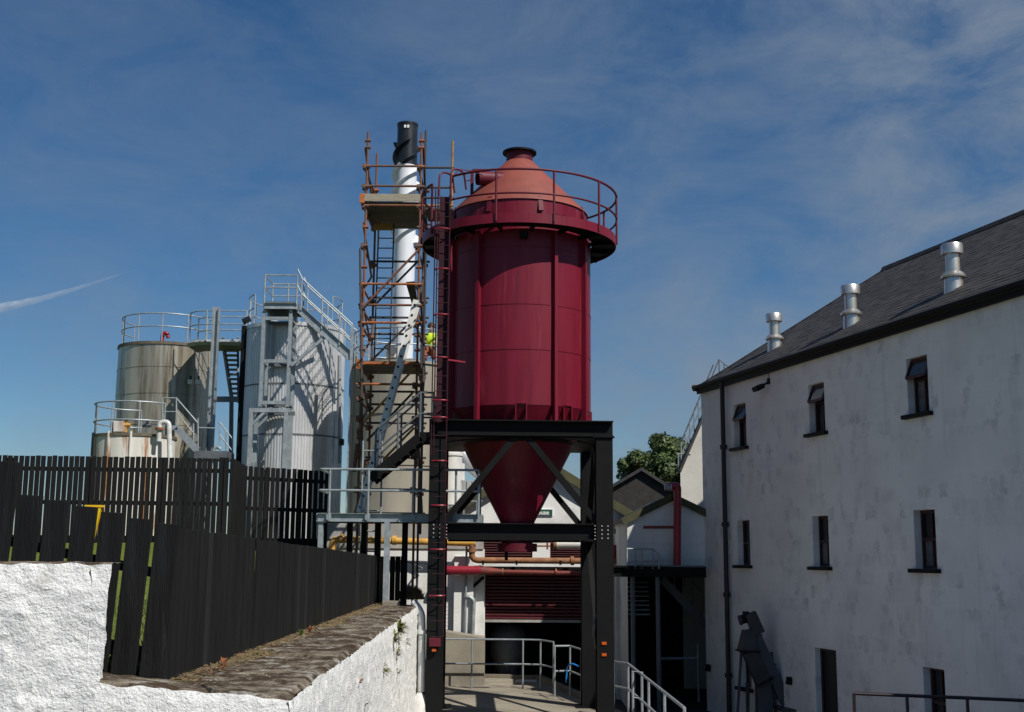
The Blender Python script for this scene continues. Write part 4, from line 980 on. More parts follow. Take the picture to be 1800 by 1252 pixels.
# ramp railings
rl1 = thing('ramp_railing', 'galvanised tube railing along the top of the concrete ramp', 'railing', (0, 30.9, rampz))
pts = [(779, 31.0), (829, 31.0), (919, 31.0), (950, 30.9), (973, 30.2)]
bs = [P(px, 1188, y) for px, y in pts]; bs = [V((p.x, p.y, rampz)) for p in bs]
ht = ZZ(850, 1124, 31)-rampz; railing_run(rl1, bs, ht, [ht*.5], 'galv', .022)
rl2 = thing('ramp_railing', 'short galvanised railing panel stepping down beside the ramp kerb', 'railing', (0, 29.6, rampz))
bs = [P(975, 1196, 29.2), P(1002, 1200, 29.3), P(1022, 1210, 28.2)]; railing_run(rl2, [V((p.x, p.y, rampz)) for p in bs], ht*.98, [ht*.5], 'galv', .022)
MB().tube(arc([P(995, 1200, 29.2), P(997, 1172, 29.2), P(1005, 1166, 29.1), P(1018, 1172, 29)], .2), .02).build('hose', 'blue_hose', None, 40)
tag(bpy.data.objects['hose.001'] if 'hose.001' in bpy.data.objects else bpy.data.objects['hose'], 'bright blue hose draped over the short ramp railing', 'hose')
rl3 = thing('yard_railing', 'galvanised tube railing running down from the tower leg towards the yard', 'railing', (2.4, 24, 0))
rp_ = [(1078, 1163, 26.0), (1104, 1167, 25.2), (1140, 1195, 23.4), (1168, 1217, 21.6), (1203, 1245, 19.4)]
tops_ = [P(a_, b_, c_) for a_, b_, c_ in rp_]
for p in tops_: T(V((p.x, p.y, -.1)), p, .026).build('post', 'galv', rl3, 40)
MB().tube(tops_, .026).build('top_rail', 'galv', rl3, 40); MB().tube([p-V((0, 0, .5)) for p in tops_], .024).build('mid_rail', 'galv', rl3, 40)
gt = thing('gate_frame', 'small galvanised gate frame leaning at the yard railing', 'gate', (P(1120, 1190, 24.2).x, 24.2, .2))
c4 = [P(1112, 1180, 24.2), P(1128, 1182, 24.2), P(1128, 1228, 24.2), P(1112, 1226, 24.2)]; c4[2] = V((c4[1].x, c4[1].y, c4[2].z)); c4[3] = V((c4[0].x, c4[0].y, c4[3].z))
MB().tube(c4, .03, closed=True).build('frame', 'galv', gt, 40)
for p in (c4[2], c4[3]): T(p, V((p.x, p.y, -.1)), .026).build('leg', 'galv', gt, 40)
rl4 = thing('stair_railing', 'dark maroon tube railing in front of the warehouse at the right edge', 'railing', (6, 17, 0))
tp4 = [P(1501, 1219, 17.0), P(1594, 1223, 16.9), P(1700, 1227, 16.8), P(1830, 1233, 16.6)]
for p in tp4: T(V((p.x, p.y, -.1)), p, .024).build('post', 'gutter_maroon', rl4, 40)
MB().tube(tp4, .024).build('top_rail', 'gutter_maroon', rl4, 40); MB().tube([p-V((0, 0, .42)) for p in tp4], .022).build('mid_rail', 'gutter_maroon', rl4, 40)

# white drainpipe at the wall end and plastic sack below
p0 = P(731, 1064, 24.15)
pipe('drainpipe', 'white plastic drainpipe at the far end of the rough white wall', [p0+V((-.05, .02, .05)), P(735, 1068, 24.1), P(741, 1080, 24.05), P(742, 1110, 24.0), P(741, 1216, 24.0)], .075, 'pvc_white', [(P(742, 1108, 24.0), P(742, 1114, 24.0))], .15)
p0 = P(738, 1236, 23.95); sk = MB()
for i in range(9):
    for j in range(13):
        t = i/8; a_ = 2*PI*j/12; r_ = (.05+.13*math.sin(min(1, t*1.1)*PI*.75)**.8)*(1+.18*noise.noise(V((math.cos(a_)*1.5, math.sin(a_)*1.5, t*4)))); sk.v.append(p0+V((math.cos(a_)*r_, math.sin(a_)*r_, .2-.6*t)))
for i in range(8):
    for j in range(12): a_ = i*13+j; sk.f.append((a_, a_+1, a_+14, a_+13))
sk = sk.build('plastic_sack', 'plastic_sack', None, 60); tag(sk, 'white plastic sack tied under the drainpipe at the wall end', 'sack')

# ================================================================== SECOND GABLE AND UNDERCROFT (RIGHT)
YG = 29.35
g0, g1 = P(1103, 985, YG).x, P(1262, 985, YG).x; gz = ZZ(1103, 915, YG); ga = P(1182, 878, YG); gbt = ZZ(1150, 999, YG)
g2 = thing('lean_gable', 'white gable with mossy roof edge between the tower and the warehouse', 'building', ((g0+g1)/2, YG, 0))
mb = MB(); mb.quad([(g0, YG, gbt), (g1, YG, gbt), (g1, YG, gz), (ga.x, YG, ga.z), (g0, YG, gz)]); mb.quad([(g0, YG, -.1), (g0, YG+6, -.1), (g0, YG+6, gz), (g0, YG, gz)])
mb.build('wall', 'whitewash', g2)
for e_ in ((g0-.12, gz-.06), (g1+.1, gz-.02)):
    a_ = V((ga.x, YG-.05, ga.z+.02)); e3 = V((e_[0], YG-.05, e_[1])); m_ = MB(); m_.hexa([e3, a_, a_+V((0, 6.2, 0)), e3+V((0, 6.2, 0)), e3+V((0, 0, .1)), a_+V((0, 0, .1)), a_+V((0, 6.2, .1)), e3+V((0, 6.2, .1))]); r_ = m_.build('roof', 'slate', g2)
    MB().bar(e3+V((0, -.03, .03)), a_+V((0, -.03, .03)), .05, .17, up=Z3).build('barge_board', 'moss_barge', r_)
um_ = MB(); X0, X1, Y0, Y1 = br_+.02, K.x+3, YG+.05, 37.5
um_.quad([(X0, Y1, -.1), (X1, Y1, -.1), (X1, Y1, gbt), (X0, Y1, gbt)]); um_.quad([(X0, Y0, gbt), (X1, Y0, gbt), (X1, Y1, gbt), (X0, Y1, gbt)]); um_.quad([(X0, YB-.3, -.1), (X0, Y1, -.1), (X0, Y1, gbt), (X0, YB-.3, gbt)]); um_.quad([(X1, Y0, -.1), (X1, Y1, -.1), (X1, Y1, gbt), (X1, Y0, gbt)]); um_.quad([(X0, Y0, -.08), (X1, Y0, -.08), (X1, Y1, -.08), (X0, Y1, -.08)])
um_.build('undercroft_lining', 'interior_shade', g2)  # undercroft surfaces coloured near-black to paint its deep shade
# bridge beam in front
bb = thing('bridge_beam', 'dark steel footbridge beam between the roller door and the warehouse', 'bridge', (P(1160, 1005, 28.65).x, 29.05, gbt))
p, q2 = P(1080, 1005, 28.75), P(1241, 1006, 28.75); MB().ibeam(p, q2, .2, .24, .02).build('beam', 'black_steel', bb)
MB().box((p.x, 28.77, p.z+.1), (q2.x, YG-.02, p.z+.14)).build('deck', 'black_steel', bb)
MB().bar(P(1120, 994, 28.65), P(1238, 996, 28.65), .06, .04).build('edge_trim', 'galv_dark', bb)
for px in (1112, 1156): T(P(px, 1012, 28.85), V((P(px, 1012, 28.85).x, 28.85, -.1)), .055).build('column', 'galv_dark', bb, 40)
sr = thing('landing_railing', 'small pale galvanised railing on the footbridge beside the gable', 'railing', P(1130, 1000, 28.55))
tpl = [P(1102, 965, 28.75), P(1116, 965, 28.75), P(1128, 965, 28.75), P(1147, 965, 28.75), P(1158, 975, 28.55)]
for p in tpl: T(V((p.x, p.y, ZZ(1130, 1000, 28.75))), p, .02).build('post', 'galv', sr, 40)
MB().tube(tpl+[P(1172, 994, 28.35)], .022).build('top_rail', 'galv', sr, 40); MB().tube([P(1102, 987, 28.75), P(1156, 987, 28.75)], .02).build('mid_rail', 'galv', sr, 40)
# red pipe with elbow
pp = pipe('red_flue', 'glossy red vertical pipe with a bent top beside the warehouse corner', [P(1176, 856, 28.85), P(1191, 853, 28.85), P(1190, 1000, 28.85)], .092, 'red_pipe', rr=.16, n=16)
MB().tube([P(1168, 857, 28.85), P(1180, 856, 28.85)], [.07, .1], 14).build('cowl', 'galv', pp, 40)
MB().bar(P(1131, 927, 29.00), P(1186, 927, 29.00), .1, .07).build('bracket_arm', 'rust_red_pipe', pp)
pipe('wall_pipe', 'short grey pipe stub projecting from the white gable', [P(1078, 934, YB-.4), P(1105, 934, YB-.4)], .07, 'galv')
pipe('red_stub', 'short red capsule shaped pipe behind the right tower leg', [P(1080, 958, YB-.5), P(1080, 985, YB-.5)], .1, 'red_pipe')
# stair and rails in the undercroft
us_ = thing('undercroft_stair', 'steel stair with worn treads in the dark undercroft', 'stair', P(1120, 1070, 33))
for k in range(8):
    p0, p1 = P(1100+k*.6, 1080-8*k, 31.5+.2*k), P(1142-k*.5, 1080-8*k, 31.5+.2*k); MB().bar(p0, p1, .2, .035).build('tread', 'galv', us_)
s2 = thing('dark_stair', 'dark inclined steel stair with rails under the footbridge', 'stair', P(1200, 1060, 31))
MB().bar(P(1164, 1018, 31), P(1243, 1102, 31), .05, .2).build('stringer', 'galv_dark', s2)
for k in range(5):
    a_ = P(1170+16*k, 1024+17*k, 31); T(a_, a_+V((0, 0, .75)), .02).build('post', 'galv_dark', s2, 40)
MB().tube([P(1170, 1024, 31)+V((0, 0, .75)), P(1234, 1092, 31)+V((0, 0, .75))], .02).build('rail', 'galv_dark', s2, 40)
br2 = thing('barrier_rail', 'low grey barrier bar in the dark undercroft', 'barrier', P(1200, 1160, 31)); MB().tube([P(1160, 1158, 31), P(1227, 1157, 31), P(1227, 1132, 31)], .04).build('bar', 'galv', br2, 40)
for px in (1160, 1227): T(P(px, 1157, 31), V((P(px, 1157, 31).x, 31, -.09)), .035).build('leg', 'galv', br2, 40)
cw = MB().box((P(1083, 1100, 31.5).x, 31.5, -.1), (P(1099, 1100, 31.5).x, 31.8, gbt-.1)).build('pillar', 'whitewash'); tag(cw, 'white masonry pillar behind the right tower leg', 'pillar')

# wing wall with roof stair rails behind the warehouse corner
YW = 34.0
ww = thing('wing_building', 'white wing with sloping roof edge behind the warehouse corner', 'building', (P(1230, 985, YW).x, YW, 0))
pl = [P(1196, 832, YW), P(1255, 690, YW), P(1330, 690, YW)]
mb = MB(); z0 = -.1
mb.prism([V((pl[0].x, YW, z0)), pl[0], pl[1], pl[2], V((pl[2].x, YW, z0))], (2.2, 6, 0)); mb.build('wall', 'render_left', ww)
MB().bar(pl[0]+V((-.03, 0, .05)), pl[1]+V((0, 0, .05)), .4, .07).build('coping', 'slate', ww)
wr = thing('roof_stair_rail', 'thin galvanised stair rail climbing the sloping roof edge of the wing', 'railing', pl[0])
d_ = (pl[1]-pl[0])
for k in range(7):
    p = pl[0].lerp(pl[1], .03+k*.13); T(p, p+V((0, 0, .8)), .02).build('post', 'galv', wr, 40)
for h_ in (.8, .45): MB().tube([pl[0].lerp(pl[1], .03)+V((0, 0, h_)), pl[1]+V((0, 0, h_))], .02).build('rail', 'galv_dark' if h_ > .5 else 'galv', wr, 40)
MB().tube([pl[0]+V((-.05, 0, 0)), pl[0]+V((-.05, 0, .55)), pl[0]+V((.3, 0, .55))], .025).build('gate_hoop', 'galv', wr, 40)
tr_ = thing('roof_rail', 'small triangular rail peeking over the far end of the slate roof', 'railing', P(1262, 660, 34))
MB().tube([P(1240, 690, 34), P(1264, 632, 34), P(1300, 660, 34)], .022).build('rail', 'galv_dark', tr_, 40)
for px, py in ((1264, 634), (1273, 640)): T(P(px, py, 34), P(px+1, py+45, 34), .018).build('post', 'galv_dark', tr_, 40)

# dark stone barn and tree
YD = 48
sb_ = thing('stone_barn', 'dark stone gabled barn below the tree', 'building', (P(1125, 960, YD).x, YD, 0))
e0_, e1_, ap_ = P(1060, 868, YD), P(1178, 862, YD), P(1127, 829, YD)
MB().prism([V((e0_.x, YD, -.1)), e0_, ap_, e1_, V((e1_.x, YD, -.1))], (0, 8, 0)).build('wall', 'stone_dark', sb_)
for e_ in (e0_, e1_):
    m_ = MB(); a_ = ap_+V((0, -.2, .02)); b_ = e_+(e_-ap_)*.08+V((0, -.2, .02)); m_.hexa([b_, a_, a_+V((0, 8.4, 0)), b_+V((0, 8.4, 0)), b_+V((0, 0, .14)), a_+V((0, 0, .14)), a_+V((0, 8.4, .14)), b_+V((0, 8.4, .14))]); m_.build('roof', 'slate', sb_)

def tree(name, label, base, crown_c, rx_, rz_, nleaf, lsz, seed):
    random.seed(seed)
    root = thing(name, label, 'tree', base); base = V(base); cc = V(crown_c)
    tk = MB(); tk.tube([base, base.lerp(cc, .5)+V((.1, 0, 0)), cc], [.35, .24, .12], 9)
    clumps = []
    for k in range(95):
        while True:
            d = V((random.uniform(-1, 1), random.uniform(-1, 1), random.uniform(-1, 1)))
            if .25 < d.length < 1: break
        q = cc+V((d.x*rx_, d.y*rx_, d.z*rz_)); clumps.append((q, random.uniform(.5, 1.0)*rx_*.27))
        if k % 3 == 0: tk.tube([base.lerp(cc, random.uniform(.5, .9)), cc.lerp(q, .5)+V((0, 0, .1)), q], [.12, .07, .03], 6)
    tk.build('trunk', 'bark', root, 50)
    lv = MB()
    for k in range(nleaf):
        q, r_ = random.choice(clumps); d = V((random.gauss(0, 1), random.gauss(0, 1), random.gauss(0, 1))).normalized(); p = q+d*r_*random.uniform(.55, 1.05)
        n_ = (d+V((random.uniform(-.7, .7), random.uniform(-.7, .7), random.uniform(-.2, .9)))).normalized(); a_ = n_.orthogonal().normalized(); b_ = n_.cross(a_); th = random.random()*6.28; a2 = a_*math.cos(th)+b_*math.sin(th); b2 = n_.cross(a2); s = lsz*random.uniform(.6, 1.2)
        lv.quad([p-a2*s, p-b2*s*.5, p+a2*s, p+b2*s*.5])
    lv.build('crown', 'tree_leaf', root)
tb = P(1168, 850, 62); tree('broadleaf_tree', 'leafy green tree rising behind the dark stone barn', V((tb.x, 62, -.1)), P(1176, 836, 62), 2.75, 2.25, 42000, .11, 5)

# machine by the warehouse wall
YM = 25.8
mc = thing('conveyor', 'old dark grey inclined screw conveyor with hopper beside the warehouse downpipe', 'conveyor', V((P(1345, 1200, YM).x, YM, -.1)))
q = lambda px, py, dy=0: P(px, py, YM+dy)
MB().bar(q(1321, 1104), q(1384, 1240), .23, .2, up=V((0, -1, 0))).build('trough', 'conveyor_steel', mc, bevel=.012)
mo = MB().tube([q(1302, 1090, -.05), q(1322, 1084, -.05)], .095, 18).build('motor', 'gutter_black', mc, 40)
MB().tube([q(1299, 1091, -.05), q(1303, 1090, -.05)], .105, 18).build('fan_cowl', 'machine_grey', mo, 40)
MB().box(q(1311, 1080, -.05)-V((.06, .05, .03)), q(1311, 1080, -.05)+V((.06, .05, .06))).build('terminal_box', 'gutter_black', mo)
MB().bar(q(1318, 1078, -.05), q(1334, 1114, -.05), .24, .24, up=V((0, -1, 0))).build('gear_housing', 'machine_grey', mc, bevel=.015)
for t_ in (.12, .5, .88):
    c_ = q(1321, 1104).lerp(q(1384, 1240), t_); dv = (q(1384, 1240)-q(1321, 1104)).normalized()*.012; MB().bar(c_-dv, c_+dv, .27, .24, up=V((0, -1, 0))).build('trough_joint', 'conveyor_steel', mc)
a_, b_ = q(1300, 1143), q(1331, 1108); MB().hexa([(a_.x, YM-.2, a_.z), (b_.x, YM-.2, a_.z), (b_.x, YM+.3, a_.z), (a_.x, YM+.3, a_.z), (a_.x+.09, YM-.15, b_.z), (b_.x-.08, YM-.15, b_.z), (b_.x-.08, YM+.2, b_.z), (a_.x+.09, YM+.2, b_.z)]).build('head_box', 'machine_grey', mc, bevel=.012)
MB().box((a_.x-.03, YM-.23, a_.z-.03), (b_.x+.02, YM+.33, a_.z-.002)).build('flange', 'gutter_black', mc)
MB().bar(q(1317, 1144), q(1343, 1204), .3, .32, up=V((0, -1, 0))).build('discharge_chute', 'machine_grey', mc, bevel=.012)
MB().bar(q(1342, 1195), q(1344, 1199), .36, .38, up=V((0, -1, 0))).build('chute_flange', 'gutter_black', mc)
for px_a, px_b in ((1303, 1296), (1356, 1366)): MB().bar(q(px_a, 1146, .15), V((q(px_b, 1240).x, YM+.15, -.1)), .05, .05, up=V((0, 1, 0))).build('frame_leg', 'conveyor_steel', mc)
a_ = q(1332, 1197); b_ = q(1359, 1250); MB().box((a_.x, YM+.02, -.1), (b_.x, YM+.35, a_.z-.005)).build('base_box', 'conveyor_steel', mc, bevel=.012)
a_ = q(1362, 1241); b_ = q(1434, 1246); MB().box((a_.x, YM-.6, a_.z-.05), (b_.x, YM+.2, a_.z)).build('bench_plate', 'machine_grey', mc, bevel=.01)
for x_ in (a_.x+.08, b_.x-.08): T(V((x_, YM-.4, -.1)), V((x_, YM-.4, a_.z-.05)), .025).build('leg', 'machine_grey', mc, 40)
for px in (1312, 1316): T(q(px, 1200, .2*(px-1312)/4), V((q(px, 1200).x, YM+.2*(px-1312)/4, -.1)), .025).build('leg', 'machine_grey', mc, 40)
MB().tube(arc([q(1334, 1108), q(1340, 1125), q(1338, 1160), q(1352, 1190)], .3), .015).build('cable', 'gutter_black', mc, 40)
MB().tube(arc([q(1366, 1182), q(1372, 1186), q(1372, 1196), q(1366, 1200)], .08), .012).build('hook', 'gutter_black', mc, 40)
for (px, py, lab) in ((1393, 1198, 'small dark tap fitting on the warehouse wall beside the conveyor'), (1250, 1175, 'small dark bracket low on the warehouse wall near its corner')):
    u_, z1_ = wall_u(px, py); tb_ = thing('wall_fitting', lab, 'fitting', wpt(u_, z1_))
    MB().bar(wpt(u_-.03, z1_), wpt(u_-.03, z1_+.02, -.12), .05, .16).build('body', 'gutter_black', tb_); MB().bar(wpt(u_-.12, z1_+.03, -.06), wpt(u_+.05, z1_+.03, -.06), .03, .04).build('handle', 'gutter_black', tb_)

# ================================================================== GALVANISED PLATFORM LEFT OF THE TOWER
random.seed(11)
YP = 24.45
zd = ZZ(700, 903, YP)
pf = thing('access_platform', 'galvanised steel access platform with tube railings left of the tower leg', 'platform', (P(680, 1055, YP).x, YP, WT))
xl, xr = P(558, 905, YP).x, P(845, 905, YP).x
MB().channel(V((xl, YP, zd-.085)), V((xr, YP, zd-.085)), .07, .17, .01, side=-1).build('front_beam', 'galv', pf)
MB().box((xl, YP+.04, zd-.03), (xr, YP+1.3, zd)).build('deck', 'galv_dark', pf)
MB().bar(V((xl, YP+1.3, zd-.085)), V((xr, YP+1.3, zd-.085)), .07, .17).build('back_beam', 'galv_dark', pf)
for x in (xl, xr): MB().bar(V((x, YP+.05, zd-.085)), V((x, YP+1.26, zd-.085)), .06, .168).build('end_beam', 'galv', pf)
ht = ZZ(700, 826, YP)-zd; hm_ = ZZ(700, 863, YP)-zd
posts = [V((P(px, 900, YP).x, YP-.05, zd-.12)) for px in (579, 647, 726, 801)]
for p in posts:
    T(p, V((p.x, p.y, zd+ht)), .025).build('post', 'galv', pf, 40); MB().box((p.x-.05, p.y-.02, zd-.13), (p.x+.05, p.y+.0, zd-.02)).build('post_plate', 'galv', pf)
xe0, xe1 = P(561, 900, YP).x, P(841, 900, YP).x
for h_, nm in ((ht, 'top_rail'), (hm_, 'mid_rail')):
    MB().tube(arc([V((xe0, YP+1.25, zd+h_)), V((xe0, YP-.05, zd+h_)), V((xe1, YP-.05, zd+h_)), V((xe1, YP+1.25, zd+h_))], .06), .025).build(nm, 'galv', pf, 40)
for x in (xe0, xe1):
    T(V((x, YP+1.25, zd)), V((x, YP+1.25, zd+ht)), .025).build('post', 'galv', pf, 40)
T(V((xe1, YP-.05, zd-.1)), V((xe1, YP-.05, zd+ht)), .025).build('post', 'galv', pf, 40)
px_ = P(679, 1000, YP).x; MB().ibeam(V((px_, YP+.02, WT+.09)), V((px_, YP+.02, zd-.17)), .11, .12, .012, up=V((0, 1, 0))).build('column', 'galv', pf)
px_ = P(563, 940, YP).x; MB().bar(V((px_, YP+.06, 2.5)), V((px_, YP+.06, zd-.17)), .1, .1, up=V((0, 1, 0))).build('column', 'galv', pf)
for px, y in ((615, YP+1.25), (640, YP+1.25), (664, YP+.9), (712, YP+1.25)):
    p = P(px, 940, y); MB().bar(V((p.x, y, 0)), V((p.x, y, zd-.17)), .12, .1, up=V((0, 1, 0))).build('column', 'black_steel', pf)
p = P(690, 1060, YP); kb = MB().box((p.x-.2, YP-.1, WT-.03), (p.x+.13, YP+.2, WT+.09)).build('concrete_block', 'concrete', None, bevel=.01); tag(kb, 'small concrete pad block under the platform column at the wall end', 'block')
# dark stair from the platform up to the tower deck
st_ = thing('tower_stair', 'dark steel stair with tube rails climbing from the platform to the tower frame', 'stair', P(660, 835, 25.5))
YS = 25.4
s0, s1, s2_ = P(650, 842, YS), P(738, 768, YS), P(762, 748, YS)
for dy in (0, .75):
    o_ = V((0, dy, 0)); MB().bar(s0+o_, s1+o_, .05, .2).build('stringer', 'black_steel', st_); MB().bar(s1+o_, V((s2_.x, YS, s1.z))+o_, .05, .2).build('stringer', 'black_steel', st_)
    tp_ = [s0.lerp(s1, t)+V((0, dy, .0)) for t in (.1, .55, 1.0)]+[V((s2_.x, YS+dy, s1.z))]
    for p in tp_: T(p, p+V((0, 0, .95)), .024).build('post', 'galv_dark', st_, 40)
    for h_ in (.95, .5): MB().tube([p+V((0, 0, h_)) for p in tp_], .022).build('rail', 'galv_dark', st_, 40)
for k in range(7):
    p = s0.lerp(s1, (k+.5)/7); MB().box((p.x-.12, YS+.03, p.z-.02), (p.x+.12, YS+.72, p.z+.02)).build('tread', 'black_steel', st_)
# fixed galvanised ladder below the platform stair
fl2 = thing('fixed_ladder', 'pale galvanised fixed ladder standing behind the platform rail', 'ladder', P(652, 905, 26.2))
ladder(fl2, V((P(653, 900, 26.2).x, 26.2, .3)), V((P(655, 780, 26.2).x, 26.2, ZZ(655, 775, 26.2))), (1, 0, 0), .42, 13, .022, 'galv')

def grating(a, b, n=4):
    m = MB(); w_ = b[0]-a[0]
    for k in range(n): x = a[0]+w_*k/(n-1); m.box((x-.006, a[1], a[2]), (x+.006, b[1], b[2]))
    for k in range(3 if n > 2 else 2): y = a[1]+(b[1]-a[1])*k/(2 if n > 2 else 1); m.box((a[0]-.01, y-.006, a[2]-.01), (b[0]+.01, y+.006, a[2]-.001))
    return m
# ================================================================== TANKS
def ring_rail(root, c, r, z, a0, a1, n, h=1.05, mids=(.55,), mat='galv', rr=.022):
    for k in range(n+1):
        a = a0+(a1-a0)*k/n; p = cpt(c, r, z, a); T(p, p+V((0, 0, h)), rr).build('rail_post', mat, root, 40)
    full = abs(a1-a0-2*PI) < .01
    for h_ in (h, *mids): MB().tube(circ(c, r, z+h_, a0, a1, 48), rr).build('ring_rail', mat, root, 40)
BZ = 2.6
# stained tank
c1 = P(291, 700, 42); c1.z = 0; r1_ = 84.5*42/F; zt1 = ZZ(291, 601, 42-r1_)
t1 = thing('storage_tank', 'tall stained stainless tank with brown streaks and a top railing', 'tank', (c1.x, c1.y, BZ))
zc = [BZ, ZZ(291, 745, 42-r1_), ZZ(291, 690, 42-r1_), ZZ(291, 643, 42-r1_), zt1]
for i in range(4):
    z0, z1 = zc[i], zc[i+1]; r = r1_-(.006 if i % 2 else 0)
    for k in range(4):
        a0 = rad(20*i+90*k); MB().lathe([(r-.02, z0), (r, z0), (r, z1-.02), (r+.012, z1-.018), (r+.012, z1-.004), (r-.02, z1-.001)], c1, 16, a0+.002, a0+PI/2-.002).build('shell_plate', 'stained', t1, 35)
MB().lathe([(r1_+.03, zt1-.07), (r1_+.03, zt1+.03), (r1_-.02, zt1+.03), (0, zt1+.25)], c1, 56).build('roof', 'stained_dark', t1, 35)
ring_rail(t1, c1, r1_-.08, zt1+.02, rad(-115), rad(100), 7, 1.0)
MB().tube(arc([P(285, 600, 41), P(286, 587, 41), P(293, 585, 41), P(296, 594, 41)], .15), .07, 12).build('vent_pipe', 'red_pipe', t1, 40)
for px in (335, 349):
    p = P(px, 672, 42-r1_*.82); MB().box(p-V((.08, .1, .08)), p+V((.08, .1, .08))).build('light_fitting', 'white_tank', t1); T(p+V((0, 0, .08)), p+V((0, 0, .22)), .03).build('conduit', 'gutter_black', t1)
# riser panel (flat face on the right side)
# corrugated tank
c2 = P(515, 700, 38.5); c2.z = 0; r2_ = 88.5*38.5/F; zt2 = ZZ(515, 566, 38.5-r2_)
t2 = thing('clad_tank', 'tall silver tank clad in vertical ribbed metal sheeting', 'tank', (c2.x, c2.y, BZ))
cuts2 = [BZ, ZZ(515, 763, 38.5-r2_), ZZ(515, 674, 38.5-r2_), zt2]
for i in range(3):
    mb = MB(); nseg = 110; prof = []
    z0, z1 = cuts2[i]+.012, cuts2[i+1]-.004
    for zz in (z0, z1):
        for k in range(nseg):
            for (da, dr) in ((.0, 0), (.42, 0), (.5, .018), (.92, .018)):
                a = 2*PI*(k+da)/nseg; mb.v.append(cpt(c2, r2_+dr-.012+.004*(i % 2), zz, a))
    m_ = nseg*4
    for k in range(m_): mb.f.append((k, (k+1) % m_, m_+(k+1) % m_, m_+k))
    mb.build('cladding_sheet', 'zinc_clad', t2)
    MB().lathe([(r2_+.018, cuts2[i]-.02), (r2_+.018, cuts2[i]+.025)], c2, 64).build('flashing', 'galv_dark', t2, 35) if i else None
MB().lathe([(r2_+.03, zt2-.1), (r2_+.03, zt2+.02), (r2_-.02, zt2+.03), (0, zt2+.3)], c2, 64).build('roof', 'zinc_clad', t2, 35)
ring_rail(t2, c2, r2_-.12, zt2+.02, rad(-110), rad(-50), 3, 1.0); ring_rail(t2, c2, r2_-.12, zt2+.02, rad(60), rad(250), 6, 1.0)
p = P(432, 565, 37.9); MB().bar(V((p.x+.03, 37.75, BZ)), V((p.x+.03, 37.75, zt2+.02)), .2, .16, up=V((0, 1, 0))).build('cable_riser', 'black_steel', t2)
MB().tube([P(427, 566, 37.7), P(440, 560, 37.7)], .1, 10).build('riser_head', 'black_paint', t2, 40)
T(P(597, 625, 37.9), P(597, 815, 37.9), .05).build('downpipe', 'galv', t2, 40)
p = P(600, 783, 37.9); MB().tube([p, p+V((0, 0, .2))], .09).build('valve', 'black_paint', t2, 40)
# tan tank with person
c3 = P(704, 700, 36.5); c3.z = 0; r3_ = 86*36.5/F; zt3 = ZZ(704, 634, 36.5-r3_)
t3 = thing('tan_tank', 'tan painted cylindrical tank behind the scaffold with a railed top', 'tank', (c3.x, c3.y, 0))
zz_ = [0, ZZ(704, 815, 36.5-r3_), ZZ(704, 724, 36.5-r3_), zt3]
for i in range(3): MB().lathe([(r3_-.02, zz_[i]), (r3_, zz_[i]), (r3_, zz_[i+1]-.04), (r3_+.03, zz_[i+1]-.035), (r3_+.03, zz_[i+1]-.004), (r3_-.02, zz_[i+1]-.002)], c3, 64).build('shell_course', 'tan_tank', t3, 35)
MB().lathe([(r3_+.05, zt3-.05), (r3_+.05, zt3+.03), (0, zt3+.12)], c3, 64).build('roof', 'tan_tank', t3, 35)
ring_rail(t3, c3, r3_-.05, zt3+.03, 0, 2*PI, 14, 1.0, (.5,))
p = P(696, 618, 35.6); MB().box(p-V((.28, .2, .22)), p+V((.28, .2, .2))).build('fan_box', 'alu', t3, bevel=.03); MB().tube([p+V((-.1, -.21, 0)), p+V((-.1, -.28, 0))], .15, 14).build('fan_mouth', 'galv_dark', t3, 40)
# small white tank
c0 = P(236, 790, 34); c0.z = 0; r0_ = 70*34/F; zt0 = ZZ(236, 764, 34-r0_)
t0 = thing('small_tank', 'low white rust streaked tank with ring rail at the far left', 'tank', (c0.x, c0.y, BZ))
MB().lathe([(r0_, BZ), (r0_, zt0)], c0, 48).build('shell', 'white_tank', t0, 35); MB().lathe([(r0_+.03, zt0-.03), (r0_+.03, zt0+.05), (0, zt0+.14)], c0, 48).build('roof', 'stained_dark', t0, 35)
ring_rail(t0, c0, r0_-.0, zt0+.0, rad(-170), rad(60), 6, .93, (.42,))
for a in (-60, -20, 12): p = cpt(c0, r0_+.02, 0, rad(a)); T(V((p.x, p.y, BZ)), V((p.x, p.y, zt0+.1)), .035).build('downpipe', 'galv_dark' if a < -30 else 'white_tank', t0, 40)
q = lambda px, py, y=33: P(px, py, y)
MB().tube(arc([q(279, 776), q(281, 742), q(297, 742), q(299, 820)], .22), .07, 12).build('fill_pipe', 'pvc_white', t0, 50)
MB().tube([q(281, 752), q(281, 756)], .13, 12).build('flange', 'rust_pipe', t0, 40)
for px, mt in ((221, 'yellow_pipe'), (258, 'galv_dark')):
    p = q(px, 760, 33.6); T(p, p+V((0, 0, .35)), .04).build('valve_stem', mt, t0, 40); MB().tube([p+V((-.12, 0, .2)), p+V((.12, 0, .2))], .06).build('valve_body', mt, t0, 40); MB().lathe([(.1, 0), (.1, .02), (0, .02)], p+V((0, 0, .35)), 12).build('hand_wheel', 'galv_dark', t0, 40)
p = q(207, 750, 33.6); MB().box(p-V((.12, .1, .15)), p+V((.2, .1, .15))).build('control_box', 'white_tank', t0); MB().bar(q(197, 742, 33.4), q(196, 805, 33.2), .07, .06).build('black_strut', 'black_steel', t0)

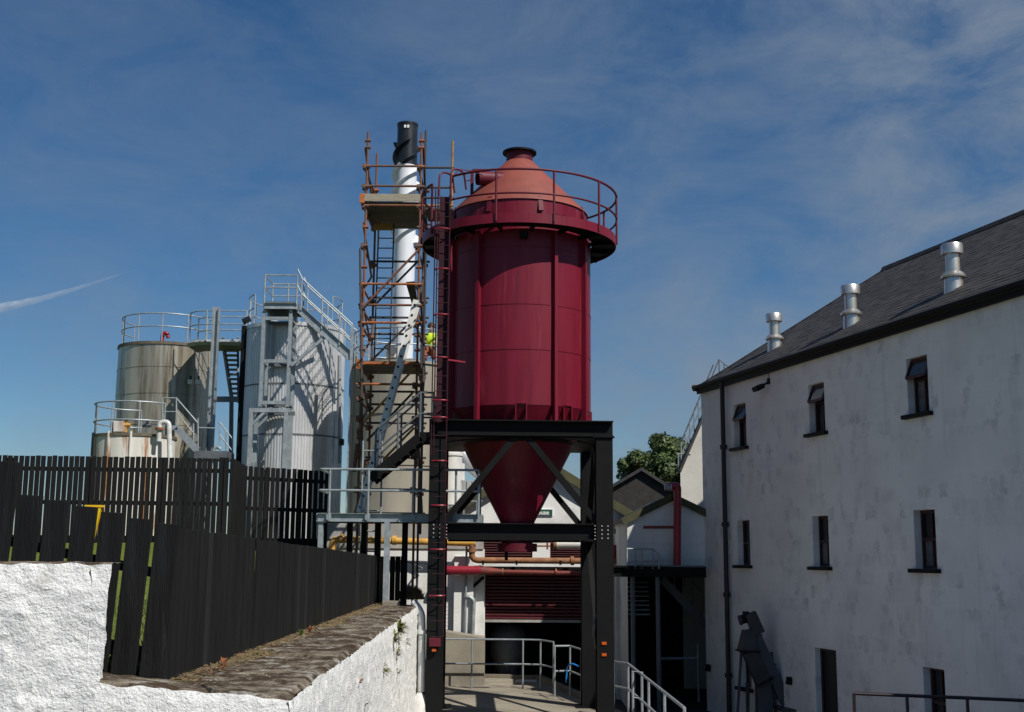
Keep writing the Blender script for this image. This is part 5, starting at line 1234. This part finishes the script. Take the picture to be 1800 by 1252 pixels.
# access stair of the small tank
s3 = thing('tank_stair', 'galvanised platform and stair with double rails right of the small tank', 'stair', q(320, 800, 36))
YQ = 36.0
q = lambda px, py, dy=0: P(px, py, YQ+dy)
for dy in (0, .8):
    MB().bar(q(296, 752, dy), q(312, 752, dy), .05, .14).build('stringer', 'galv', s3); MB().bar(q(310, 752, dy), q(347, 792, dy), .05, .2).build('stringer', 'galv', s3)
    for (px, py, pt_) in ((286, 752, 700), (310, 752, 700), (340, 790, 745), (348, 800, 735)): T(q(px, py, dy), q(px, pt_, dy), .024).build('post', 'galv', s3, 40)
    MB().tube([q(286, 700, dy), q(310, 700, dy), q(348, 744, dy)], .024).build('top_rail', 'galv', s3, 40); MB().tube([q(286, 724, dy), q(310, 724, dy), q(342, 764, dy)], .02).build('mid_rail', 'galv', s3, 40)
    MB().tube([q(348, 752, dy), q(378, 753, dy)], .022).build('landing_rail', 'galv', s3, 40)
for k in range(6): p = q(313+6*k, 756+7*k); MB().box((p.x-.1, YQ+.03, p.z-.02), (p.x+.1, YQ+.77, p.z+.015)).build('tread', 'galv_dark', s3)
p0, p1 = q(343, 793), q(400, 793); MB().box((p0.x, YQ-.1, p0.z-.25), (p1.x, YQ+.9, p0.z)).build('landing', 'galv_dark', s3)
for px in (346, 372): T(q(px, 800), q(px, 880), .05).build('leg', 'galv', s3, 40)
MB().tube(arc([q(375, 800), q(377, 788), q(384, 786), q(388, 790)], .1), .05).build('bent_pipe', 'galv', s3, 40)
s3b = thing('lower_stair_rail', 'short sloping galvanised stair rail between the stained tank and the clad tank', 'railing', q(395, 800, 1))
for dy in (0, .5):
    for (px, pt_, pb) in ((386, 742, 790), (397, 758, 800), (409, 772, 815)): T(q(px, pb, 1+dy), q(px, pt_, 1+dy), .022).build('post', 'galv', s3b, 40)
    for o_ in (0, 22): MB().tube([q(386, 742+o_, 1+dy), q(409, 772+o_, 1+dy)], .022).build('rail', 'galv', s3b, 40)

# link walkway between stained and clad tank
YL = 39.3
q = lambda px, py, dy=0: P(px, py, YL+dy)
lw_ = thing('link_walkway', 'curved galvanised walkway with railings joining the stained tank and the clad tank', 'walkway', q(380, 595))
ed = [q(333, 598, .4), q(345, 597, .1), q(362, 596), q(386, 594), q(432, 594)]; zk = ed[2].z; ed = [V((p.x, p.y, zk)) for p in ed]
mb = MB()
for p, r_ in zip(ed[:-1], ed[1:]): mb.hexa([p-V((0, 0, .22)), r_-V((0, 0, .22)), r_+V((0, 1.1, -.22)), p+V((0, 1.1, -.22)), p, r_, r_+V((0, 1.1, 0)), p+V((0, 1.1, 0))])
mb.build('deck', 'galv_dark', lw_)
MB().tube([p+V((0, -.02, -.11)) for p in ed], .1, 4).build('edge_channel', 'galv', lw_)
hr_ = q(362, 546).z-zk
for dy in (0, 1.05):
    for p in (ed[0], ed[2], ed[4]): T(p+V((0, dy, 0)), p+V((0, dy, hr_)), .024).build('post', 'galv', lw_, 40)
    for h_ in (hr_, hr_*.52): MB().tube([p+V((0, dy, h_)) for p in ed], .022).build('rail', 'galv', lw_, 40)
p = q(381, 540, -.8); MB().ibeam(V((p.x, p.y, BZ)), V((p.x, p.y, p.z)), .24, .2, .02, up=V((1, 0, 0))).build('column', 'galv', lw_)
MB().bar(q(381, 702, -.6), q(418, 702, -.6), .16, .17).build('cross_beam', 'galv_dark', lw_)
ls = thing('link_stair', 'dark open tread stair rising between the two tall tanks', 'stair', q(405, 705))
for k in range(13):
    t = k/12; a_, b_ = q(391+17*t, 600+100*t, .3+1.2*(1-t)), q(418, 600+100*t, .3+1.2*(1-t)); b_.z = a_.z; MB().bar(a_, V((b_.x, a_.y, a_.z)), .24, .05).build('tread', 'galv_dark', ls)
for px0, px1 in ((391, 408), (418, 419)): MB().bar(q(px0, 596, 1.6), q(px1, 705, .25), .06, .22).build('stringer', 'galv_dark', ls)
MB().bar(q(407, 705, .2), q(406, 800, .2), .12, .12, up=V((0, 1, 0))).build('column', 'galv_dark', ls)

# platform tower and stair on the clad tank
YQ = 36.4
q = lambda px, py, dy=0: P(px, py, YQ+dy)
pt2 = thing('tank_platform', 'galvanised high platform and stair with railings in front of the clad tank', 'platform', q(490, 800))
zp = q(495, 536).z; x0, x1 = q(470, 540).x, q(526, 540).x
MB().box((x0, YQ-.5, zp-.04), (x1, YQ+.75, zp)).build('deck', 'galv_dark', pt2)
for dy in (-.5, .75): MB().channel(V((x0, YQ+dy, zp-.14)), V((x1, YQ+dy, zp-.14)), .07, .19, .012, side=-1).build('deck_beam', 'galv', pt2)
for x in (x0, x1): MB().bar(V((x, YQ-.46, zp-.14)), V((x, YQ+.7, zp-.14)), .06, .19).build('deck_beam', 'galv', pt2)
hr_ = q(495, 484, -.5).z-zp
for dy in (-.5, .72):
    for x in ((x0, (x0+x1)/2, x1) if dy > 0 else (x0, x1)): T(V((x, YQ+dy, zp-.1)), V((x, YQ+dy, zp+hr_)), .026).build('post', 'galv', pt2, 40)
for h_ in (hr_, hr_*.53): MB().tube([V((x1, YQ-.5, zp+h_)), V((x0, YQ-.5, zp+h_)), V((x0, YQ+.72, zp+h_)), V((x1, YQ+.72, zp+h_))], .024).build('rail', 'galv', pt2, 40)
xA, xB = q(465, 650).x, q(512, 650).x
for x in (xA, xB):
    for dy in (-.4, .35): MB().bar(V((x, YQ+dy, ZZ(480, 718, YQ))), V((x, YQ+dy, zp-.23)), .1, .1, up=V((0, 1, 0))).build('column', 'galv', pt2)
for py in (560, 635, 708):
    z = ZZ(490, py, YQ-.4); MB().bar(V((xA+.05, YQ-.4, z)), V((xB-.05, YQ-.4, z)), .07, .1).build('cross_member', 'galv', pt2); MB().bar(V((xA+.05, YQ+.35, z)), V((xB-.05, YQ+.35, z)), .07, .1).build('cross_member', 'galv_dark', pt2)
    for x in (xA, xB): MB().bar(V((x, YQ-.36, z)), V((x, YQ+.31, z)), .06, .09).build('cross_member', 'galv', pt2)
zz0 = ZZ(480, 728, YQ); xC, xD = q(446, 760).x, q(507, 760).x
for x in (xC, xD):
    for dy in (-.45, .3): MB().bar(V((x, YQ+dy, BZ)), V((x, YQ+dy, zz0)), .12, .11, up=V((0, 1, 0))).build('lower_column', 'galv', pt2)
MB().bar(V((xC-.06, YQ-.45, zz0+.06)), V((xD+.12, YQ-.45, zz0+.06)), .12, .12).build('transfer_beam', 'galv', pt2); MB().bar(V((xC-.06, YQ+.3, zz0+.06)), V((xD+.12, YQ+.3, zz0+.06)), .12, .12).build('transfer_beam', 'galv_dark', pt2)
for dy in (-.45, .3): MB().bar(V((xC, YQ+dy-.01, zz0-.42)), V((xC+.4, YQ+dy-.01, zz0)), .08, .08).build('knee_brace', 'galv', pt2)
sa, sb2 = q(527, 544, -.5), q(618, 627, -.5)
for dy in (0, 1.1):
    o_ = V((0, dy, 0)); MB().channel(sa+o_, sb2+o_, .08, .24, .015, side=-1).build('stair_stringer', 'galv', pt2)
    for t in (.02, .42, .76, 1.0): p = sa.lerp(sb2, t)+o_; T(p, p+V((0, 0, 1.0)), .024).build('stair_post', 'galv', pt2, 40)
    for h_ in (1.0, .52): MB().tube([V((x1, YQ-.5+dy, zp+h_*1.02))]+[sa.lerp(sb2, t)+o_+V((0, 0, h_)) for t in (.03, 1)], .023).build('stair_rail', 'galv', pt2, 40)
for k in range(10): p = sa.lerp(sb2, (k+.5)/10); grating((p.x-.1, p.y+.05, p.z-.005), (p.x+.1, p.y+1.05, p.z+.015), 2).build('tread', 'galv_dark', pt2)
MB().bar(q(512, 643, -.45), q(572, 592, -.45), .09, .09).build('knee_brace', 'galv', pt2); MB().bar(q(512, 643, .3), q(572, 592, .3), .09, .09).build('knee_brace', 'galv', pt2)
p = sb2; MB().bar(V((p.x, p.y, BZ)), V((p.x, p.y, p.z+.95)), .09, .09, up=V((0, 1, 0))).build('end_column', 'galv', pt2)

# ================================================================== CHIMNEY
YC = 39.8
cb = P(706, 700, YC); ct_ = ZZ(712, 219, YC); cz1 = ZZ(712, 293, YC); rc = 18.5*YC/F
cx = cb.x; CB = V((cx, YC, 0))
ch = thing('chimney_stack', 'tall white steel chimney with black top and spiral fins', 'chimney', (cx, YC, 0))
zs_ = [0, 5.5, 8.6, 11.2, cz1]
for i in range(4): MB().lathe([(rc-.03, zs_[i]), (rc+.012, zs_[i]), (rc+.012, zs_[i]+.06), (rc, zs_[i]+.07), (rc, zs_[i+1])], CB, 40).build('shell_section', 'chimney_white', ch, 35)
MB().lathe([(rc+.004, cz1), (rc+.004, ct_-.08), (rc+.02, ct_-.07), (rc+.02, ct_), (rc-.03, ct_), (rc-.03, ct_-1.5)], CB, 40).build('top_section', 'black_paint', ch, 35)
zf0, zf1 = ZZ(708, 430, YC), ZZ(711, 250, YC)
for s in range(3):
    for (lo, hi, mt) in ((zf0, cz1, 'chimney_white'), (cz1, zf1, 'black_paint')):
        mb = MB(); n_ = 90; turn = 1.9
        for k in range(n_+1):
            z = lo+(hi-lo)*k/n_; a = 2*PI*s/3+2*PI*turn*(z-zf0)/(zf1-zf0)+1.0
            for r_, dz in ((rc-.01, -.012), (rc+.15, -.014), (rc+.15, .014), (rc-.01, .012)): mb.v.append(cpt(CB, r_, z+dz, a))
        for k in range(n_):
            for j in range(4): mb.f.append((k*4+j, k*4+(j+1) % 4, (k+1)*4+(j+1) % 4, (k+1)*4+j))
        mb.build('spiral_fin', mt, ch)
for a in (-8, 8): p = cpt(CB, rc+.022, ct_-.2, rad(a)); MB().box(p-V((.035, .01, .05)), p+V((.035, .01, .05))).build('marker_plate', 'sign_white', ch)

# ================================================================== SCAFFOLD
YA, YZ = 29.0, 31.0
sx0, sx1 = P(637, 600, YA).x, P(734, 600, YA).x
sc = thing('scaffold_tower', 'rusty tube scaffold tower with boarded lifts in front of the white chimney', 'scaffold', ((sx0+sx1)/2, 30, 0))
TRr = .03
def sz_(py, y=YA): return ZZ(690, py, y)
cp = MB()
def stand(x, y, z0, z1, mat): T(V((x, y, z0)), V((x, y, z1)), TRr).build('standard', mat, sc, 40)
stand(sx0, YA, .0, sz_(233), 'rust_tube'); stand(sx1, YA, .0, sz_(234), 'rust_tube'); stand(sx0, YZ, 0, ZZ(657, 270, YZ), 'rust_tube'); stand(sx1-.05, YZ, 0, ZZ(742, 230, YZ), 'dark_tube')
xR = P(795, 300, 29.6).x; stand(xR, 29.6, ZZ(795, 381, 29.6), ZZ(795, 248, 29.6), 'yellow_tube'); stand(sx1+.12, YA+.5, 4.0, sz_(430), 'dark_tube')
levels = [293, 328, 362, 432, 500, 537, 568, 641, 676, 700, 735, 800, 860, 905]
for i, py in enumerate(levels):
    z = sz_(py); mt = 'orange_tube' if py in (500, 568, 641, 676) else 'rust_tube'
    if py not in (432, 700, 735, 800, 860): T(V((sx0-.12, YA-.04, z)), V((sx1+.1, YA-.04, z)), TRr).build('ledger', mt, sc, 40)
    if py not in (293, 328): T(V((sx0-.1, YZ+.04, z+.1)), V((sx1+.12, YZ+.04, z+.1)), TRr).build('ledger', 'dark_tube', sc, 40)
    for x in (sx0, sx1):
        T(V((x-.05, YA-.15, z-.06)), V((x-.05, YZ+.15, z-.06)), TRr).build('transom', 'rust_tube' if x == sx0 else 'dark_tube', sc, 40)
        for y in (YA, YZ): cp.tube([V((x-.05, y, z-.1)), V((x-.05, y, z+.05))], .06, 6); cp.tube([V((x-.1, y-.03, z-.02)), V((x+.08, y-.03, z-.02))], .05, 6)
for py in (248, 260, 400, 470, 590, 615, 770):
    for x in (sx0, sx1): cp.tube([V((x-.07, YA, sz_(py))), V((x+.07, YA, sz_(py)))], .045, 6)
tag(cp.build('couplers', 'rust_tube', sc), kind='stuff')
for py in (295, 330, 348):      # right hand bay towards the silo
    T(P(738, py, 29.6), P(798, py, 29.6), TRr).build('ledger', 'dark_tube', sc, 40)
T(P(738, 362, 29.4), P(797, 362, 29.4), TRr*1.1).build('ledger', 'yellow_tube', sc, 40)
# zig-zag braces on the left side
zzs = [sz_(p) for p in (262, 330, 395, 455, 515, 575, 640, 700, 760, 830, 900)]
for k in range(len(zzs)-1):
    y0, y1 = (YA, YZ) if k % 2 == 0 else (YZ, YA); T(V((sx0-.06, y0, zzs[k])), V((sx0-.06, y1, zzs[k+1])), TRr*.9).build('brace', 'rust_tube', sc, 40)
T(P(633, 437, YA-.15), P(637, 830, YA-.1), TRr*.9).build('brace', 'dark_tube', sc, 40)
for k in range(5):
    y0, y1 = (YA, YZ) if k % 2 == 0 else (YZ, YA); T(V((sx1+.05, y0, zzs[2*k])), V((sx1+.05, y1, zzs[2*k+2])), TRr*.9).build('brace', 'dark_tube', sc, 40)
for (a_, b_, y, mt) in (((634, 545), (739, 436), YA-.09, 'rust_tube'), ((655, 540), (739, 455), YZ-.1, 'dark_tube'), ((652, 635), (728, 560), YZ-.1, 'dark_tube'), ((627, 756), (731, 645), YA-.09, 'yellow_tube'), ((622, 862), (728, 752), YA-.09, 'yellow_tube'), ((645, 775), (726, 690), YZ-.1, 'dark_tube'), ((742, 680), (731, 822), YA+.2, 'rust_tube')):
    T(P(*a_, y), P(*b_, y), TRr).build('brace', mt, sc, 40)
# decks: boards one by one
for py, y0, y1, mt in ((362, YA-.05, YZ+.35, 'board_dark'), (642, YA-.05, YZ-.1, 'board_dark')):
    z = sz_(py)+.05; nbd = 9 if py == 362 else 8
    for k in range(nbd):
        ya_ = y0+(y1-y0)*k/nbd; MB().box((sx0-.1, ya_+.006, z+random.uniform(0, .01)), (sx1+.05, ya_+(y1-y0)/nbd-.006, z+.04)).build('board', mt, sc)
z = sz_(362)+.092; MB().box((sx0-.06, YA-.1, z), (sx1-.0, YA-.062, sz_(343))).build('toe_board', 'scaffold_board', sc, bevel=.004)
for k in range(5):
    ya_ = YA+.35+k*.23; MB().box((sx1+.1, ya_, sz_(362)+.02), (xR+.05, ya_+.22, sz_(362)+.06)).build('board', 'board_dark', sc)
z = sz_(641); MB().box((sx0-.05, YA-.08, z), (sx1-.05, YA-.065, z+.06)).build('toe_board', 'orange_tube', sc)
for py in (349, 640): p = P(636 if py == 349 else 630, py, YA-.1); MB().box(p-V((.05, .04, .12)), p+V((.07, .04, .12))).build('clip', 'orange_tube', sc)
a_, b_ = P(714, 500, YA+.3), P(734, 528, YA+1.2); MB().hexa([(a_.x, YA+.2, a_.z), (b_.x, YA+.2, a_.z+.02), (b_.x+.02, YA+1.2, b_.z-.25), (b_.x-.1, YA+1.2, b_.z-.25), (a_.x, YA+.2, a_.z+.04), (b_.x, YA+.2, a_.z+.06), (b_.x+.02, YA+1.2, b_.z-.21), (b_.x-.1, YA+1.2, b_.z-.21)]).build('loose_board', 'board_dark', sc)
T(P(628, 780, YA-.02), P(622, 830, YA-.02), .05).build('bundle', 'rust_tube', sc, 40)
# ladders
la = thing('scaffold_ladder', 'dark rung ladder with one yellow stile standing inside the scaffold', 'ladder', P(674, 640, 30.3))
pa, pb = P(671, 640, 30.3), P(678, 393, 30.3); pb = V((pa.x+.03, 30.3, pb.z)); ladder(la, pa, pb, (1, 0, 0), .4, 14, .02, 'dark_tube'); 
pc = P(676, 397, 30.25); MB().box((pc.x-.28, 30.2, pc.z-.12), (pc.x+.22, 30.28, pc.z+.05)).build('hatch_frame', 'yellow_tube', la)
T(pb+V((-.2, -.02, -.6)), pb+V((-.2, -.02, .15)), .024).build('stile_top', 'yellow_tube', la, 40)
el = thing('extension_ladder', 'long pale aluminium ladder leaning against the scaffold', 'ladder', P(630, 905, 28.2))
e0_, e1_ = P(633, 902, 28.3), P(733, 530, 28.8)
wd_ = V((.04, 1, 0)).normalized()
sv = (e1_-e0_).normalized(); 
for s in (-.5, .5):
    MB().bar(e0_+wd_*s*.34, e1_+wd_*s*.34, .14, .03, up=wd_).build('stile', 'alu', el)
n_ = 20; hol = MB()
for k in range(n_):
    p = e0_.lerp(e1_, (k+.5)/n_); T(p-wd_*.2, p+wd_*.2, .018, 6).build('rung', 'galv_dark', el, 40)
    hol.tube([p-wd_*.19, p-wd_*.2], .03, 8)
tag(hol.build('rung_ends', 'gutter_black', el), kind='stuff')

# ================================================================== PERSON ON THE TANK (kneeling, hi-vis)
def skin_figure(name, nodes, edges, mat, parent, sub=2):
    me = bpy.data.meshes.new(name); me.from_pydata([n[0] for n in nodes], edges, []); o = bpy.data.objects.new(name, me)
    md = o.modifiers.new('skin', 'SKIN'); sv_ = me.skin_vertices[0].data if me.skin_vertices else None
    if sv_ is None:
        import bmesh
        b = bmesh.new(); b.from_mesh(me); b.verts.layers.skin.verify(); b.to_mesh(me); b.free(); sv_ = me.skin_vertices[0].data
    for i, n in enumerate(nodes): sv_[i].radius = (n[1], n[1] if len(n) < 3 else n[2]); sv_[i].use_root = (i == 0)
    s = o.modifiers.new('sub', 'SUBSURF'); s.levels = sub; s.render_levels = sub; md.use_smooth_shade = True
    me.materials.append(MATS[mat]); return o
pb = P(755, 612, 36.0); base = V((pb.x, 36.0, zt3+.09))
per = thing('person', 'kneeling person in a bright yellow high visibility jacket on the tan tank', 'person', base)
def L3(x, y, z): return V((x, y, z))
nodes = [(L3(0, 0, .42), .13), (L3(.02, -.04, .62), .13), (L3(.04, -.1, .82), .15, .11), (L3(.05, -.13, .93), .055), (L3(.06, -.17, 1.06), .1, .11), (L3(.06, -.17, 1.14), .07),
         (L3(-.15, -.1, .84), .06), (L3(-.24, -.22, .64), .048), (L3(-.1, -.4, .58), .035), (L3(.23, -.12, .83), .06), (L3(.28, -.25, .62), .048), (L3(.14, -.42, .56), .035),
         (L3(-.1, -.05, .38), .09), (L3(-.13, -.38, .09), .07), (L3(-.13, .03, .07), .05), (L3(.1, -.03, .38), .09), (L3(.14, -.34, .36), .07), (L3(.14, -.3, .03), .05), (L3(-.08, -.46, .57), .03), (L3(.12, -.48, .55), .03)]
ed_ = [(0, 1), (1, 2), (2, 3), (3, 4), (4, 5), (2, 6), (6, 7), (7, 8), (2, 9), (9, 10), (10, 11), (0, 12), (12, 13), (13, 14), (0, 15), (15, 16), (16, 17), (8, 18), (11, 19)]
bo = skin_figure('body', nodes, ed_, 'skin', per); link(bo, per, base)
jn = [(L3(0, 0, .42), .155), (L3(.02, -.04, .62), .155), (L3(.04, -.1, .82), .175, .135), (L3(.05, -.125, .9), .08), (L3(-.15, -.1, .84), .08), (L3(-.24, -.22, .64), .065), (L3(-.12, -.37, .59), .05), (L3(.23, -.12, .83), .08), (L3(.28, -.25, .62), .065), (L3(.16, -.39, .57), .05)]
jk = skin_figure('jacket', jn, [(0, 1), (1, 2), (2, 3), (2, 4), (4, 5), (5, 6), (2, 7), (7, 8), (8, 9)], 'hi_vis', per); link(jk, per, base)
tn = [(L3(0, 0, .4), .15), (L3(-.1, -.05, .36), .105), (L3(-.13, -.38, .09), .085), (L3(-.13, .03, .07), .065), (L3(.1, -.03, .36), .105), (L3(.14, -.34, .36), .085), (L3(.14, -.3, .05), .065)]
tr2 = skin_figure('trousers', tn, [(0, 1), (1, 2), (2, 3), (0, 4), (4, 5), (5, 6)], 'orange_cloth', per); link(tr2, per, base)
hc = base+V((.06, -.15, 1.1)); MB().lathe([(.118, -.02), (.12, .04), (.09, .11), (.04, .14), (0, .145)], hc, 16).build('hair', 'hair_brown', per, 60)
MB().lathe([(.0, -.02), (.02, 0), (0, .03)], base+V((.06, -.29, 1.05)), 8).build('nose', 'skin', per, 60)

# ================================================================== THINGS SEEN UNDER THE TOWER BEAM, LEFT
dk = thing('silver_duct', 'large silver duct elbow seen between the tower leg and the hopper', 'duct', P(805, 800, 40))
MB().tube(arc([P(775, 793, 40), P(800, 790, 40), P(850, 830, 40)], .4), .32, 18).build('pipe_run', 'zinc_clad', dk, 50)
st4 = thing('small_silver_tank', 'small silver vessel behind the platform rail near the tower leg', 'tank', P(793, 842, 37))
MB().lathe([(.33, -.8), (.33, .7), (.36, .7), (.36, .78), (.2, .86), (0, .88)], P(793, 842, 37), 24).build('shell', 'alu', st4, 40)
MB().tube([P(812, 815, 37), P(812, 845, 37)], .09, 12).build('side_pipe', 'alu', st4, 40)
cs = thing('clad_shed', 'grey ribbed metal shed behind the platform between tank and gable', 'shed', P(800, 900, 38))
p0, p1 = P(778, 845, 38), P(835, 845, 38)
for k in range(12):
    x = p0.x+(p1.x-p0.x)*k/12; MB().box((x, 38-.03*(k % 2), 2), (x+(p1.x-p0.x)/12-.004, 40, p0.z)).build('cladding_sheet', 'zinc_clad', cs)
gr = thing('gable_rail', 'thin pale guard rail at the foot of the white gable', 'railing', P(845, 900, 32.6))
MB().tube(arc([P(815, 908, 32.6), P(815, 882, 32.6), P(848, 881, 32.6)], .06), .02).build('rail', 'galv', gr, 40); T(P(838, 881, 32.6), P(838, 908, 32.6), .02).build('post', 'galv', gr, 40)

# ================================================================== CONTRAIL
ct = MB(); YK = 5200.0; n_ = 24
pts = []; rr_ = []
for k in range(n_+1):
    t = k/n_; pts.append(P(-60+300*t, 552-74*t+6*math.sin(t*4), YK)); rr_.append((26*(1-t)**1.2+2.0)*(1+.25*noise.noise(V((t*14, 0, 0)))))
ct.tube(pts, rr_, 10)
cm = bpy.data.materials.new('contrail'); cm.use_nodes = True; N = cm.node_tree.nodes; L = cm.node_tree.links; N.clear()
ou = N.new('ShaderNodeOutputMaterial'); mxs = N.new('ShaderNodeMixShader'); tb_ = N.new('ShaderNodeBsdfTransparent'); df = N.new('ShaderNodeBsdfDiffuse'); df.inputs[0].default_value = (.8, .82, .85, 1)
lwt = N.new('ShaderNodeLayerWeight'); lwt.inputs[0].default_value = .5; ge = N.new('ShaderNodeNewGeometry'); sp = N.new('ShaderNodeSeparateXYZ'); L.new(ge.outputs['Position'], sp.inputs[0])
m1 = N.new('ShaderNodeMapRange'); m1.inputs[1].default_value = pts[0].x; m1.inputs[2].default_value = pts[-1].x; m1.inputs[3].default_value = .45; m1.inputs[4].default_value = .03; L.new(sp.outputs[0], m1.inputs[0])
nn = N.new('ShaderNodeTexNoise'); nn.inputs['Scale'].default_value = .018; nn.inputs['Detail'].default_value = 5; L.new(ge.outputs['Position'], nn.inputs['Vector'])
m2 = N.new('ShaderNodeMapRange'); m2.inputs[1].default_value = .3; m2.inputs[2].default_value = .7; m2.inputs[3].default_value = .35; m2.inputs[4].default_value = 1; L.new(nn.outputs[0], m2.inputs[0])
iv = N.new('ShaderNodeMath'); iv.operation = 'SUBTRACT'; iv.inputs[0].default_value = 1; L.new(lwt.outputs['Facing'], iv.inputs[1])
ma = N.new('ShaderNodeMath'); ma.operation = 'MULTIPLY'; L.new(iv.outputs[0], ma.inputs[0]); L.new(m1.outputs[0], ma.inputs[1])
mb2 = N.new('ShaderNodeMath'); mb2.operation = 'MULTIPLY'; L.new(ma.outputs[0], mb2.inputs[0]); L.new(m2.outputs[0], mb2.inputs[1])
L.new(mb2.outputs[0], mxs.inputs[0]); L.new(tb_.outputs[0], mxs.inputs[1]); L.new(df.outputs[0], mxs.inputs[2]); L.new(mxs.outputs[0], ou.inputs[0])
MATS['contrail'] = cm
cto = ct.build('contrail', 'contrail', None, 80); tag(cto, 'thin white aircraft contrail fading across the sky at the left', 'contrail')
scn.cycles.transparent_max_bounces = 16
